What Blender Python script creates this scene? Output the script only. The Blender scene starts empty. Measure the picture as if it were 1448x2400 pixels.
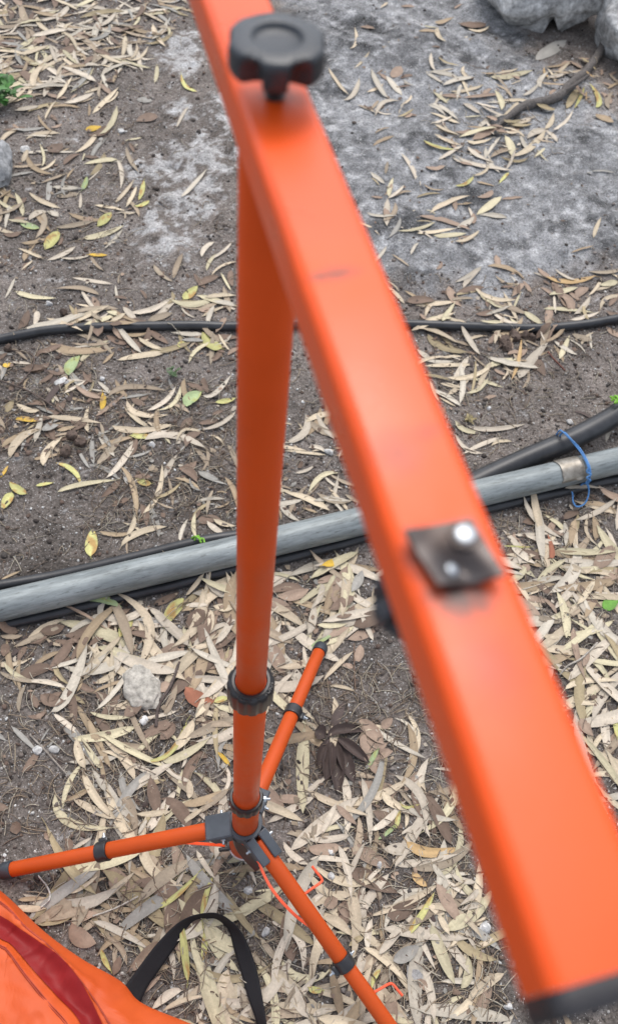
import bpy, math, random
import numpy as np
from mathutils import Vector, Matrix, noise as mnoise

random.seed(7)
rng = np.random.default_rng(11)
scene = bpy.context.scene
COL = scene.collection

# ------------------------------------------------------------------ camera
EYE = 1.62                       # camera height above the ground, metres
FOC = 2072.0                     # focal length in photo pixels (photo 1448 x 2400)
_d = np.array([-174.0, 1330.0, FOC]); _d /= np.linalg.norm(_d)      # plumb line seen by the lens
_z = np.array([0, 0, 1.0])
_y = _z - (_z @ _d) * _d; _y /= np.linalg.norm(_y)
_x = np.cross(_y, -_d)
ROT = np.stack([_x, _y, -_d])    # lens axes -> world axes


def at(px, py, z=0.0):
    """point of the place at height z that the photo shows at pixel px, py"""
    r = ROT @ np.array([(px - 724.0) / FOC, (py - 1200.0) / FOC, 1.0])
    t = (z - EYE) / r[2]
    return Vector((r[0] * t, r[1] * t, z))


def to_px(p):
    c = ROT.T @ (np.array(p, float) - np.array([0, 0, EYE]))
    return c[0] / c[2] * FOC + 724.0, c[1] / c[2] * FOC + 1200.0, c[2]


cam_data = bpy.data.cameras.new('camera')
cam = bpy.data.objects.new('camera', cam_data)
COL.objects.link(cam)
_r = ROT @ np.diag([1, -1, -1])
_m = Matrix([list(_r[i]) for i in range(3)]).to_4x4()
_m.translation = (0, 0, EYE)
cam.matrix_world = _m
cam_data.sensor_fit = 'VERTICAL'
cam_data.sensor_height = 36.0
cam_data.lens = 36.0 * FOC / 2400.0
cam_data.clip_start = 0.02
cam_data.clip_end = 500.0
cam_data.dof.use_dof = True
cam_data.dof.focus_distance = 1.28
cam_data.dof.aperture_fstop = 7.6
scene.camera = cam

# ------------------------------------------------------------------ light
SUN_EL, SUN_AZ = math.radians(62), math.radians(2)
world = bpy.data.worlds.new('World')
scene.world = world
world.use_nodes = True
wn, wl = world.node_tree.nodes, world.node_tree.links
wn.clear()
w_out = wn.new('ShaderNodeOutputWorld')
w_bg = wn.new('ShaderNodeBackground')
w_hs = wn.new('ShaderNodeHueSaturation')
w_sky = wn.new('ShaderNodeTexSky')
w_sky.sky_type = 'NISHITA'
w_sky.sun_disc = False
w_sky.sun_elevation = SUN_EL
w_sky.sun_rotation = SUN_AZ
w_sky.air_density = 1.0
w_sky.dust_density = 3.0
w_hs.inputs['Saturation'].default_value = 0.42
w_bg.inputs['Strength'].default_value = 0.15
wl.new(w_sky.outputs[0], w_hs.inputs['Color'])
wl.new(w_hs.outputs[0], w_bg.inputs['Color'])
wl.new(w_bg.outputs[0], w_out.inputs['Surface'])

sun_data = bpy.data.lights.new('sun', 'SUN')
sun_data.energy = 0.5
sun_data.angle = math.radians(26)
sun_data.color = (1.0, 0.96, 0.9)
sun = bpy.data.objects.new('sun', sun_data)
COL.objects.link(sun)
# Nishita: rotation 0 puts the sun on +Y, turning clockwise seen from above
_sd = Vector((math.sin(SUN_AZ) * math.cos(SUN_EL), math.cos(SUN_AZ) * math.cos(SUN_EL), math.sin(SUN_EL)))
sun.rotation_euler = _sd.to_track_quat('Z', 'Y').to_euler()

scene.view_settings.view_transform = 'Standard'
scene.view_settings.look = 'None'
scene.view_settings.gamma = 1.0
scene.view_settings.use_curve_mapping = False
scene.view_settings.exposure = 0.82
scene.render.engine = 'CYCLES'
scene.cycles.use_denoising = True
scene.cycles.max_bounces = 6


# ------------------------------------------------------------------ materials
def mat(name, col=(0.5, 0.5, 0.5), rough=0.5, metal=0.0, spec=0.5, coat=0.0):
    m = bpy.data.materials.new(name)
    m.use_nodes = True
    b = m.node_tree.nodes['Principled BSDF']
    b.inputs['Base Color'].default_value = (*col, 1)
    b.inputs['Roughness'].default_value = rough
    b.inputs['Metallic'].default_value = metal
    b.inputs['Specular IOR Level'].default_value = spec
    b.inputs['Coat Weight'].default_value = coat
    return m, m.node_tree.nodes, m.node_tree.links, b


def noise_node(n, l, scale, detail=4, rough=0.55, coord='Object', dim=None):
    t = n.new('ShaderNodeTexNoise')
    t.inputs['Scale'].default_value = scale
    t.inputs['Detail'].default_value = detail
    t.inputs['Roughness'].default_value = rough
    if coord == 'World':
        c = n.new('ShaderNodeNewGeometry'); l.new(c.outputs['Position'], t.inputs['Vector'])
    else:
        c = n.new('ShaderNodeTexCoord'); l.new(c.outputs[coord], t.inputs['Vector'])
    return t


def ramp(n, l, src, stops):
    r = n.new('ShaderNodeValToRGB')
    el = r.color_ramp.elements
    while len(el) < len(stops):
        el.new(0.5)
    for e, (p, c) in zip(el, stops):
        e.position = p
        e.color = (*c, 1) if len(c) == 3 else c
    l.new(src, r.inputs[0])
    return r


def bump(n, l, b, src, strength, dist):
    u = n.new('ShaderNodeBump')
    u.inputs['Strength'].default_value = strength
    u.inputs['Distance'].default_value = dist
    l.new(src, u.inputs['Height'])
    l.new(u.outputs[0], b.inputs['Normal'])
    return u


def mix(n, l, a, bb, fac, mode='MIX'):
    x = n.new('ShaderNodeMix')
    x.data_type = 'RGBA'
    x.blend_type = mode
    for sock, v in ((x.inputs['Factor'], fac), (x.inputs['A'], a), (x.inputs['B'], bb)):
        if isinstance(v, (int, float)):
            sock.default_value = v
        elif isinstance(v, tuple):
            sock.default_value = (*v, 1)
        else:
            l.new(v, sock)
    return x.outputs['Result']


M = {}


def paint(name, col, rough, stains=()):
    m, n, l, b = mat(name, col, rough, 0, 0.5, coat=0.0)
    b.inputs['Coat Roughness'].default_value = rough
    big = noise_node(n, l, 17, 5)
    r = ramp(n, l, big.outputs['Fac'], [(0.3, tuple(c * 0.86 for c in col)), (0.7, col)])
    c = r.outputs[0]
    scratch = noise_node(n, l, 90, 6, 0.7)
    rs = ramp(n, l, scratch.outputs['Fac'], [(0.70, (0, 0, 0)), (0.80, (1, 1, 1))])
    c = mix(n, l, c, tuple(x * 0.45 + 0.02 for x in col), mix(n, l, (0, 0, 0), rs.outputs[0], 0.22))
    if stains:
        co = n.new('ShaderNodeTexCoord')
        wob = noise_node(n, l, 260, 6, 0.7)
        for (p, rad, dark, sq) in stains:
            v = n.new('ShaderNodeVectorMath'); v.operation = 'SUBTRACT'
            l.new(co.outputs['Object'], v.inputs[0]); v.inputs[1].default_value = p
            # along the tube the mark is sq times shorter than across it
            dn = n.new('ShaderNodeVectorMath'); dn.operation = 'DOT_PRODUCT'
            l.new(v.outputs[0], dn.inputs[0]); dn.inputs[1].default_value = BAR_N
            sc = n.new('ShaderNodeVectorMath'); sc.operation = 'SCALE'
            sc.inputs[0].default_value = BAR_N
            k = n.new('ShaderNodeMath'); k.operation = 'MULTIPLY'; k.inputs[1].default_value = sq - 1
            l.new(dn.outputs['Value'], k.inputs[0]); l.new(k.outputs[0], sc.inputs['Scale'])
            ad = n.new('ShaderNodeVectorMath'); ad.operation = 'ADD'
            l.new(v.outputs[0], ad.inputs[0]); l.new(sc.outputs[0], ad.inputs[1])
            ln = n.new('ShaderNodeVectorMath'); ln.operation = 'LENGTH'
            l.new(ad.outputs[0], ln.inputs[0])
            w = n.new('ShaderNodeMath'); w.operation = 'MULTIPLY_ADD'
            l.new(wob.outputs['Fac'], w.inputs[0]); w.inputs[1].default_value = rad * 1.3
            l.new(ln.outputs['Value'], w.inputs[2])
            mr = n.new('ShaderNodeMapRange')
            mr.interpolation_type = 'SMOOTHSTEP'
            mr.inputs['From Min'].default_value = rad * 0.5
            mr.inputs['From Max'].default_value = rad * 2.2
            mr.inputs['To Min'].default_value = dark
            mr.inputs['To Max'].default_value = 0
            l.new(w.outputs[0], mr.inputs['Value'])
            c = mix(n, l, c, (0.05, 0.035, 0.03), mr.outputs[0])
    l.new(c, b.inputs['Base Color'])
    fine = noise_node(n, l, 900, 2)
    bump(n, l, b, fine.outputs['Fac'], 0.08, 0.001)
    rr = n.new('ShaderNodeMapRange')
    rr.inputs['From Min'].default_value = 0.3
    rr.inputs['From Max'].default_value = 0.7
    rr.inputs['To Min'].default_value = rough - 0.10
    rr.inputs['To Max'].default_value = rough + 0.14
    l.new(big.outputs['Fac'], rr.inputs['Value']); l.new(rr.outputs[0], b.inputs['Roughness'])
    return m


def plastic(name, col, rough, scale=500, s=0.1):
    m, n, l, b = mat(name, col, rough, 0, 0.5)
    t = noise_node(n, l, scale, 3)
    bump(n, l, b, t.outputs['Fac'], s, 0.001)
    d = noise_node(n, l, 30, 5)
    r = ramp(n, l, d.outputs['Fac'], [(0.35, col), (0.75, tuple(min(1, c * 1.5 + 0.012) for c in col))])
    l.new(r.outputs[0], b.inputs['Base Color'])
    return m


def steel(name, lo, hi, rough, metal=0.9, stretch=None):
    m, n, l, b = mat(name, hi, rough, metal, 0.5)
    t = noise_node(n, l, 35, 6, 0.65)
    r = ramp(n, l, t.outputs['Fac'], [(0.3, lo), (0.7, hi)])
    l.new(r.outputs[0], b.inputs['Base Color'])
    bump(n, l, b, t.outputs['Fac'], 0.12, 0.002)
    return m


def attr_mat(name, rough=0.6, spec=0.3, mottle=0.35, scale=260, bmp=0.25, tr=0.0):
    m, n, l, b = mat(name, (0.5, 0.5, 0.5), rough, 0, spec)
    a = n.new('ShaderNodeAttribute'); a.attribute_name = 'Col'
    t = noise_node(n, l, scale, 5, 0.7, 'World')
    r = ramp(n, l, t.outputs['Fac'], [(0.32, (1 - mottle,) * 3), (0.66, (1 + mottle * 0.35,) * 3)])
    c = mix(n, l, a.outputs['Color'], r.outputs[0], 1.0, 'MULTIPLY')
    t2 = noise_node(n, l, scale * 3.1, 3, 0.6, 'World')
    r2 = ramp(n, l, t2.outputs['Fac'], [(0.70, (0, 0, 0)), (0.80, (0.35, 0.35, 0.35))])
    c = mix(n, l, c, (0.07, 0.045, 0.03), r2.outputs[0])
    l.new(c, b.inputs['Base Color'])
    bump(n, l, b, t.outputs['Fac'], bmp, 0.002)
    return m


# ------------------------------------------------------------------ mesh helpers
class MB:
    """collects shapes in world coordinates and links them as ONE mesh object"""
    def __init__(self):
        self.v, self.f, self.c = [], [], []

    def add(self, verts, faces, col=None):
        o = len(self.v)
        self.v.extend([tuple(p) for p in verts])
        self.f.extend([tuple(i + o for i in f) for f in faces])
        if col is not None:
            if isinstance(col[0], (int, float)):
                col = [col] * len(verts)
            self.c.extend(col)
        return self

    def build(self, name, material, parent=None, smooth=35, origin=None):
        if parent is not None:
            o = WORLD_LOC[parent]
        elif origin is not None:
            o = Vector(origin)
        else:
            a = np.array(self.v)
            o = Vector(((a[:, 0].min() + a[:, 0].max()) / 2, (a[:, 1].min() + a[:, 1].max()) / 2, a[:, 2].min()))
        me = bpy.data.meshes.new(name)
        me.from_pydata([(p[0] - o[0], p[1] - o[1], p[2] - o[2]) for p in self.v], [], self.f)
        if self.c:
            ca = me.color_attributes.new('Col', 'FLOAT_COLOR', 'POINT')
            flat = np.ones((len(self.v), 4), np.float32)
            flat[:, :3] = np.array(self.c, np.float32)
            ca.data.foreach_set('color', flat.ravel())
        if smooth:
            me.shade_smooth()
            if smooth < 180:
                me.set_sharp_from_angle(angle=math.radians(smooth))
        me.materials.append(material)
        ob = bpy.data.objects.new(name, me)
        COL.objects.link(ob)
        if parent is not None:
            ob.parent = parent
            WORLD_LOC[ob] = o
        else:
            ob.location = o
            WORLD_LOC[ob] = o
        return ob


WORLD_LOC = {}


def tag(o, label=None, cat=None, group=None, kind=None):
    if label: o['label'] = label
    if cat: o['category'] = cat
    if group: o['group'] = group
    if kind: o['kind'] = kind
    return o


def thing(name, loc, label, cat, group=None):
    o = bpy.data.objects.new(name, None)
    o.empty_display_size = 0.05
    COL.objects.link(o)
    o.location = loc
    WORLD_LOC[o] = Vector(loc)
    return tag(o, label, cat, group)


def catmull(pts, per=8, closed=False):
    p = [Vector(q) for q in pts]
    if len(p) < 3:
        return p
    out = []
    for i in range(len(p) - 1):
        a = p[i - 1] if i > 0 else p[0] * 2 - p[1]
        b, c = p[i], p[i + 1]
        d = p[i + 2] if i + 2 < len(p) else p[-1] * 2 - p[-2]
        for k in range(per):
            t = k / per
            out.append(0.5 * ((2 * b) + (c - a) * t + (2 * a - 5 * b + 4 * c - d) * t * t + (3 * b - a - 3 * c + d) * t ** 3))
    out.append(p[-1])
    return out


def frames(pts):
    pts = [Vector(p) for p in pts]
    tans = []
    for i in range(len(pts)):
        t = pts[min(i + 1, len(pts) - 1)] - pts[max(i - 1, 0)]
        tans.append(t.normalized())
    u = Vector((0, 0, 1)).cross(tans[0])
    if u.length < 1e-3:
        u = Vector((1, 0, 0)).cross(tans[0])
    u.normalize()
    out = []
    for t in tans:
        u = (u - t * u.dot(t)).normalized()
        out.append((u, t.cross(u).normalized()))
    return out


def sweep(mb, pts, rad, seg=16, caps=True, col=None, sx=1.0, wob=0.0):
    pts = [Vector(p) for p in pts]
    fr = frames(pts)
    vs, fs = [], []
    for i, (p, (u, w)) in enumerate(zip(pts, fr)):
        r = rad[i] if hasattr(rad, '__len__') else rad
        for k in range(seg):
            a = 2 * math.pi * k / seg
            rr = r * (1 + (random.uniform(-wob, wob) if wob else 0))
            vs.append(p + u * (math.cos(a) * rr * sx) + w * (math.sin(a) * rr))
    for i in range(len(pts) - 1):
        for k in range(seg):
            k2 = (k + 1) % seg
            fs.append((i * seg + k, i * seg + k2, (i + 1) * seg + k2, (i + 1) * seg + k))
    if caps:
        fs.append(tuple(range(seg))[::-1])
        fs.append(tuple((len(pts) - 1) * seg + k for k in range(seg)))
    mb.add(vs, fs, col)
    return mb


def tube(mb, a, b, r, seg=24, r2=None):
    """closed cylinder with softly rounded rims from a to b"""
    a, b = Vector(a), Vector(b)
    r2 = r if r2 is None else r2
    L = (b - a).length
    e = min(0.0012, L * 0.2, r * 0.3)
    d = (b - a).normalized()
    return sweep(mb, [a, a + d * e * 0.3, a + d * e, b - d * e, b - d * e * 0.3, b], [r - e, r - e * 0.3, r, r2, r2 - e * 0.3, r2 - e], seg)


def lathe(mb, base, axis, prof, seg=40, mod=None):
    """prof: list of (radius, height along axis); mod(angle, radius, height, index) -> radius"""
    base, axis = Vector(base), Vector(axis).normalized()
    u = axis.orthogonal().normalized() if abs(axis.z) < 0.99 else Vector((1, 0, 0))
    u = (u - axis * u.dot(axis)).normalized()
    w = axis.cross(u)
    vs, fs = [], []
    for i, (r, h) in enumerate(prof):
        for k in range(seg):
            a = 2 * math.pi * k / seg
            rr = mod(a, r, h, i) if mod else r
            vs.append(base + axis * h + u * (math.cos(a) * rr) + w * (math.sin(a) * rr))
    for i in range(len(prof) - 1):
        for k in range(seg):
            k2 = (k + 1) % seg
            fs.append((i * seg + k, i * seg + k2, (i + 1) * seg + k2, (i + 1) * seg + k))
    if prof[0][0] > 1e-6 and prof[0] != prof[-1]:
        fs.append(tuple(range(seg))[::-1])
        fs.append(tuple((len(prof) - 1) * seg + k for k in range(seg)))
    mb.add(vs, fs)
    return mb


def box(mb, c, ax, ay, az, sx, sy, sz, bev=0.0):
    """box with chamfered edges; ax, ay, az unit axes, sx.. full sizes"""
    c, ax, ay, az = Vector(c), Vector(ax), Vector(ay), Vector(az)
    b = bev if bev else min(sx, sy, sz) * 0.12
    hx, hy, hz = sx / 2, sy / 2, sz / 2
    rings = [(-hz, b), (-hz + b, 0), (hz - b, 0), (hz, b)]
    vs, fs = [], []
    for z, ins in rings:
        x, y = hx - ins, hy - ins
        q = b * 0.8
        for (px, py) in ((x - q, -y), (x, -y + q), (x, y - q), (x - q, y), (-x + q, y), (-x, y - q), (-x, -y + q), (-x + q, -y)):
            vs.append(c + ax * px + ay * py + az * z)
    for i in range(3):
        for k in range(8):
            k2 = (k + 1) % 8
            fs.append((i * 8 + k, i * 8 + k2, i * 8 + 8 + k2, i * 8 + 8 + k))
    fs.append(tuple(range(8))[::-1]); fs.append(tuple(24 + k for k in range(8)))
    mb.add(vs, fs)
    return mb


def prism(mb, poly, z_axis, h, bev=0.0008):
    """polygon (list of world points) thickened by h along z_axis, with a small chamfer"""
    z = Vector(z_axis)
    p = [Vector(q) for q in poly]
    c = sum(p, Vector()) / len(p)
    ins = [q + (c - q).normalized() * bev for q in p]
    n = len(p)
    vs = ins + [q + z * bev for q in p] + [q + z * (h - bev) for q in p] + [q + z * h for q in ins]
    fs = [tuple(range(n))[::-1], tuple(3 * n + k for k in range(n))]
    for i in range(3):
        for k in range(n):
            k2 = (k + 1) % n
            fs.append((i * n + k, i * n + k2, (i + 1) * n + k2, (i + 1) * n + k))
    mb.add(vs, fs)
    return mb


def blob(mb, c, size, seed, sub=3, rough=0.25, col=None, rot=0.0, flat=0.0, freq=1.6):
    """an irregular lump: icosphere pushed about by noise and cut by a few facets"""
    import bmesh
    bm = bmesh.new()
    bmesh.ops.create_icosphere(bm, subdivisions=sub, radius=1)
    rnd = random.Random(seed)
    cuts = []
    for _ in range(7):
        v = Vector((rnd.gauss(0, 1), rnd.gauss(0, 1), rnd.gauss(0, 1))).normalized()
        cuts.append((v, rnd.uniform(0.55, 0.9)))
    off = Vector((seed * 3.1, seed * 1.7, seed * 0.9))
    vs = []
    ca, sa = math.cos(rot), math.sin(rot)
    for v in bm.verts:
        p = v.co.copy()
        for nrm, dd in cuts:
            e = p.dot(nrm) - dd
            if e > 0:
                p -= nrm * e * 0.95
        k = mnoise.fractal(p * freq + off, 1.0, 2.0, 5)
        p *= 1 + rough * k
        p = Vector((p.x * size[0], p.y * size[1], p.z * size[2]))
        vs.append(Vector(c) + Vector((p.x * ca - p.y * sa, p.x * sa + p.y * ca, p.z)))
    fs = [tuple(x.index for x in f.verts) for f in bm.faces]
    bm.free()
    mb.add(vs, fs, col)
    return mb


# ------------------------------------------------------------------ ground
def vnoise(x, y, seed):
    """smooth value noise, numpy arrays in, about -1..1 out"""
    def h(ix, iy):
        n = (ix.astype(np.int64) * 374761393 + iy.astype(np.int64) * 668265263 + seed * 974634211) & 0x7fffffff
        n = ((n ^ (n >> 13)) * 1274126177) & 0x7fffffff
        n = n ^ (n >> 16)
        return (n & 0xffff) / 32767.5 - 1.0
    ix, iy = np.floor(x), np.floor(y)
    fx, fy = x - ix, y - iy
    fx, fy = fx * fx * (3 - 2 * fx), fy * fy * (3 - 2 * fy)
    a, b, c, d = h(ix, iy), h(ix + 1, iy), h(ix, iy + 1), h(ix + 1, iy + 1)
    return (a * (1 - fx) + b * fx) * (1 - fy) + (c * (1 - fx) + d * fx) * fy


def fbm(x, y, seed, octv=4, gain=0.5):
    s, a = 0, 1.0
    for o in range(octv):
        s = s + a * vnoise(x * 2 ** o, y * 2 ** o, seed + o * 17)
        a *= gain
    return s


def poly_sd(px, py, poly):
    """signed distance to a polygon, positive inside"""
    d = np.full(px.shape, 1e9)
    ins = np.zeros(px.shape, bool)
    n = len(poly)
    for i in range(n):
        x1, y1 = poly[i]; x2, y2 = poly[(i + 1) % n]
        ex, ey = x2 - x1, y2 - y1
        t = np.clip(((px - x1) * ex + (py - y1) * ey) / (ex * ex + ey * ey + 1e-12), 0, 1)
        d = np.minimum(d, np.hypot(px - x1 - t * ex, py - y1 - t * ey))
        cr = ((y1 > py) != (y2 > py)) & (px < ex * (py - y1) / (ey if abs(ey) > 1e-9 else 1e-9) + x1)
        ins ^= cr
    return np.where(ins, d, -d)


def gpoly(pts):
    return [(at(x, y).x, at(x, y).y) for x, y in pts]


PALE_ROCK = [gpoly([(372, 90), (470, 80), (490, 190), (420, 180), (370, 140)]),
             gpoly([(460, 200), (580, 250), (620, 430), (450, 500), (440, 600), (340, 640), (275, 560), (340, 430), (330, 400), (385, 330), (455, 300)])]
GREY_ROCK = [gpoly([(690, -80), (1180, -80), (1230, 120), (1500, 330), (1500, 640), (1300, 640), (1150, 690), (960, 680), (760, 560), (690, 300)])]
DARK_SOIL = [gpoly([(790, 1490), (930, 1490), (1000, 1700), (960, 1850), (860, 1700), (770, 1560)]),
             gpoly([(0, 880), (560, 1000), (550, 1250), (200, 1270), (0, 1330)])]


def masks(x, y):
    e = 0.06 * fbm(x * 7, y * 7, 5, 4) + 0.03 * fbm(x * 24, y * 24, 9, 4)
    def m(polys, soft):
        s = np.full(x.shape, -1e9)
        for p in polys:
            s = np.maximum(s, poly_sd(x, y, p))
        return np.clip(0.5 + (s + e) / soft, 0, 1)
    return m(PALE_ROCK, 0.15), m(GREY_ROCK, 0.16), m(DARK_SOIL, 0.2)


def ground_z(x, y):
    x, y = np.asarray(x, float), np.asarray(y, float)
    pale, grey, dark = masks(x, y)
    z = 0.010 * fbm(x * 2.3, y * 2.3, 21, 3) + 0.0035 * fbm(x * 17, y * 17, 22, 3)
    z = z + pale * (0.010 + 0.009 * fbm(x * 14, y * 14, 31, 4)) + grey * (0.012 + 0.012 * fbm(x * 9, y * 9, 33, 5, 0.55))
    near = np.clip((np.hypot(x, y - 1.6) - 6) / 10, 0, 1)
    return z + near * 0.25 * fbm(x * 0.2, y * 0.2, 44, 3)


def axis_line(lo, hi, step, far):
    core = list(np.arange(lo, hi + step / 2, step))
    out, s, a, b = [], step, core[0], core[-1]
    left, right = [], []
    while b < far:
        s *= 1.35
        a -= s; b += s
        left.append(a); right.append(b)
    return np.array(left[::-1] + core + right)


gx, gy = axis_line(-1.45, 1.2, 0.007, 90.0), axis_line(-0.15, 3.75, 0.007, 90.0)
GX, GY = np.meshgrid(gx, gy)
GZ = ground_z(GX, GY)
GZ = GZ + 0.0012 * vnoise(GX * 90, GY * 90, 71)
pale, grey, dark = masks(GX, GY)
n1 = fbm(GX * 6, GY * 6, 51, 4)[..., None]
n2 = fbm(GX * 38, GY * 38, 52, 3)[..., None]
n3 = vnoise(GX * 75, GY * 75, 53)[..., None]
soil = np.array([0.218, 0.190, 0.170]) * (1 + 0.22 * n1 + 0.22 * n2)
soil = soil * (1 - 0.24 * dark[..., None])
cp = np.array([0.56, 0.55, 0.54]) * (1 + 0.16 * n2 + 0.22 * n3)
cg = np.array([0.335, 0.337, 0.342]) * (1 + 0.24 * n1 + 0.22 * n2 + 0.12 * n3)
lich = np.clip(fbm(GX * 11, GY * 11, 61, 5, 0.65) * 1.6 - 0.25, 0, 1)[..., None]
cg = cg * (1 - 0.55 * lich) + 0.22 * np.clip(vnoise(GX * 60, GY * 60, 88) * 1.8 + n2[..., 0] * 0.8 - 0.75, 0, 1)[..., None]
pm = np.clip((pale * 1.5 - 0.95 + 0.75 * fbm(GX * 26, GY * 26, 91, 5, 0.8)) * 1.6, 0, 0.92)[..., None]
gm = np.clip(grey[..., None] * 1.5 - 0.35 * np.clip(0.4 + n2 * 0.9, 0, 1), 0, 1)
gc = soil * (1 - gm) + cg * gm
gc = gc * (1 - pm) + cp * pm
gc = np.clip(gc, 0.015, 0.6)

ny, nx = GX.shape
gv = np.stack([GX, GY, GZ], -1).reshape(-1, 3).astype(np.float32)
idx = np.arange(nx * ny).reshape(ny, nx)
gf = np.stack([idx[:-1, :-1], idx[:-1, 1:], idx[1:, 1:], idx[1:, :-1]], -1).reshape(-1, 4).astype(np.int32)
gme = bpy.data.meshes.new('ground')
gme.vertices.add(len(gv)); gme.vertices.foreach_set('co', gv.ravel())
gme.loops.add(gf.size); gme.loops.foreach_set('vertex_index', gf.ravel())
gme.polygons.add(len(gf))
gme.polygons.foreach_set('loop_start', np.arange(0, gf.size, 4, dtype=np.int32))
gme.polygons.foreach_set('loop_total', np.full(len(gf), 4, np.int32))
gme.update(); gme.validate()
gme.shade_smooth()
ca = gme.color_attributes.new('Col', 'FLOAT_COLOR', 'POINT')
flat = np.ones((len(gv), 4), np.float32); flat[:, :3] = gc.reshape(-1, 3)
ca.data.foreach_set('color', flat.ravel())

m, n, l, b = mat('earth_and_rock', (0.1, 0.1, 0.1), 0.95, 0, 0.15)
a = n.new('ShaderNodeAttribute'); a.attribute_name = 'Col'
t1 = noise_node(n, l, 170, 6, 0.75, 'World')
r1 = ramp(n, l, t1.outputs['Fac'], [(0.32, (0.28, 0.27, 0.26)), (0.5, (0.86, 0.86, 0.86)), (0.68, (1.5, 1.5, 1.51))])
c = mix(n, l, a.outputs['Color'], r1.outputs[0], 1.0, 'MULTIPLY')
vor = n.new('ShaderNodeTexVoronoi'); vor.inputs['Scale'].default_value = 270
g_ = n.new('ShaderNodeNewGeometry'); l.new(g_.outputs['Position'], vor.inputs['Vector'])
sepc = n.new('ShaderNodeSeparateColor'); l.new(vor.outputs['Color'], sepc.inputs[0])
pick = n.new('ShaderNodeMath'); pick.operation = 'GREATER_THAN'; pick.inputs[1].default_value = 0.78
l.new(sepc.outputs[0], pick.inputs[0])
near_ = n.new('ShaderNodeMath'); near_.operation = 'LESS_THAN'; near_.inputs[1].default_value = 0.30
l.new(vor.outputs['Distance'], near_.inputs[0])
both = n.new('ShaderNodeMath'); both.operation = 'MULTIPLY'
l.new(pick.outputs[0], both.inputs[0]); l.new(near_.outputs[0], both.inputs[1])
sp = n.new('ShaderNodeMath'); sp.operation = 'MULTIPLY'; sp.inputs[1].default_value = 0.9
l.new(both.outputs[0], sp.inputs[0])
c = mix(n, l, c, (0.52, 0.505, 0.49), sp.outputs[0])
l.new(c, b.inputs['Base Color'])
t2 = noise_node(n, l, 420, 5, 0.7, 'World')
hh = n.new('ShaderNodeMath'); hh.operation = 'MULTIPLY_ADD'
l.new(t1.outputs['Fac'], hh.inputs[0]); hh.inputs[1].default_value = 2.0; l.new(t2.outputs['Fac'], hh.inputs[2])
bump(n, l, b, hh.outputs[0], 0.9, 0.003)
gme.materials.append(m)
ground = bpy.data.objects.new('ground', gme); COL.objects.link(ground)
tag(ground, 'dry brown soil and pale flat bedrock under the fallen leaves', None, None, 'structure')


def gz(x, y):
    return float(ground_z(np.array([x]), np.array([y]))[0])


# leaf piles ride on this height map (1 cm cells)
HX0, HY0, HS = -1.7, -0.4, 0.01
_hx, _hy = np.meshgrid(np.arange(HX0, 1.6, HS), np.arange(HY0, 4.2, HS))
HM = ground_z(_hx, _hy) + 0.001


def hcell(x, y):
    return (min(max(int((y - HY0) / HS), 0), HM.shape[0] - 1), min(max(int((x - HX0) / HS), 0), HM.shape[1] - 1))


def stamp_path(pts, rad):
    for p, q in zip(pts[:-1], pts[1:]):
        k = max(1, int((Vector(q) - Vector(p)).length / 0.006))
        for i in range(k):
            c = Vector(p).lerp(Vector(q), i / k)
            for ox in np.arange(-rad, rad + 1e-6, 0.008):
                for oy in np.arange(-rad, rad + 1e-6, 0.008):
                    rr = math.hypot(ox, oy)
                    if rr <= rad:
                        j = hcell(c.x + ox, c.y + oy)
                        HM[j] = max(HM[j], c.z + math.sqrt(max(rad * rad - rr * rr, 0)))


# ------------------------------------------------------------------ materials in use
M['galv'] = steel('galvanised_steel', (0.135, 0.155, 0.158), (0.330, 0.365, 0.368), 0.5, 0.25)
M['zinc'] = steel('zinc_bolt', (0.34, 0.37, 0.40), (0.56, 0.60, 0.64), 0.38, 1.0)
M['dark_steel'] = steel('blackened_steel', (0.034, 0.020, 0.015), (0.10, 0.092, 0.092), 0.33, 0.6)
M['foil'] = steel('old_foil_tape', (0.13, 0.11, 0.085), (0.40, 0.37, 0.32), 0.36, 0.55)
M['hose'] = plastic('black_polyethylene', (0.018, 0.019, 0.022), 0.38, 160, 0.15)
M['cap'] = plastic('matt_black_plastic', (0.016, 0.015, 0.018), 0.55)
M['knob'] = plastic('black_moulded_plastic', (0.020, 0.025, 0.032), 0.36)
M['collar'] = plastic('glossy_black_plastic', (0.014, 0.013, 0.015), 0.34, 300, 0.05)
M['bracket'] = plastic('slate_grey_plastic', (0.045, 0.052, 0.062), 0.55)
M['twine_blue'] = plastic('blue_twine', (0.05, 0.16, 0.36), 0.6)
M['twine_green'] = plastic('green_twine', (0.16, 0.36, 0.03), 0.6)
M['rim'] = plastic('white_plastic', (0.55, 0.52, 0.50), 0.5)
M['leaf'] = attr_mat('dry_leaf', 0.62, 0.25, 0.17, 240, 0.15)
M['fresh'] = attr_mat('living_leaf', 0.45, 0.35, 0.35, 160, 0.1)
M['grit'] = attr_mat('grit', 0.85, 0.2, 0.35, 400, 0.5)
M['rock'] = attr_mat('grey_limestone', 0.92, 0.15, 0.6, 60, 1.0)
M['wood'] = attr_mat('weathered_wood', 0.85, 0.2, 0.5, 120, 0.7)
M['pod'] = attr_mat('woody_pod', 0.7, 0.25, 0.5, 200, 0.6)


# ------------------------------------------------------------------ pipes and hoses
def ground_path(px, lift, sink=0.0):
    out = []
    for x, y in px:
        p = at(x, y, lift)
        p.z = gz(p.x, p.y) + lift - sink
        out.append(p)
    return out


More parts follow.
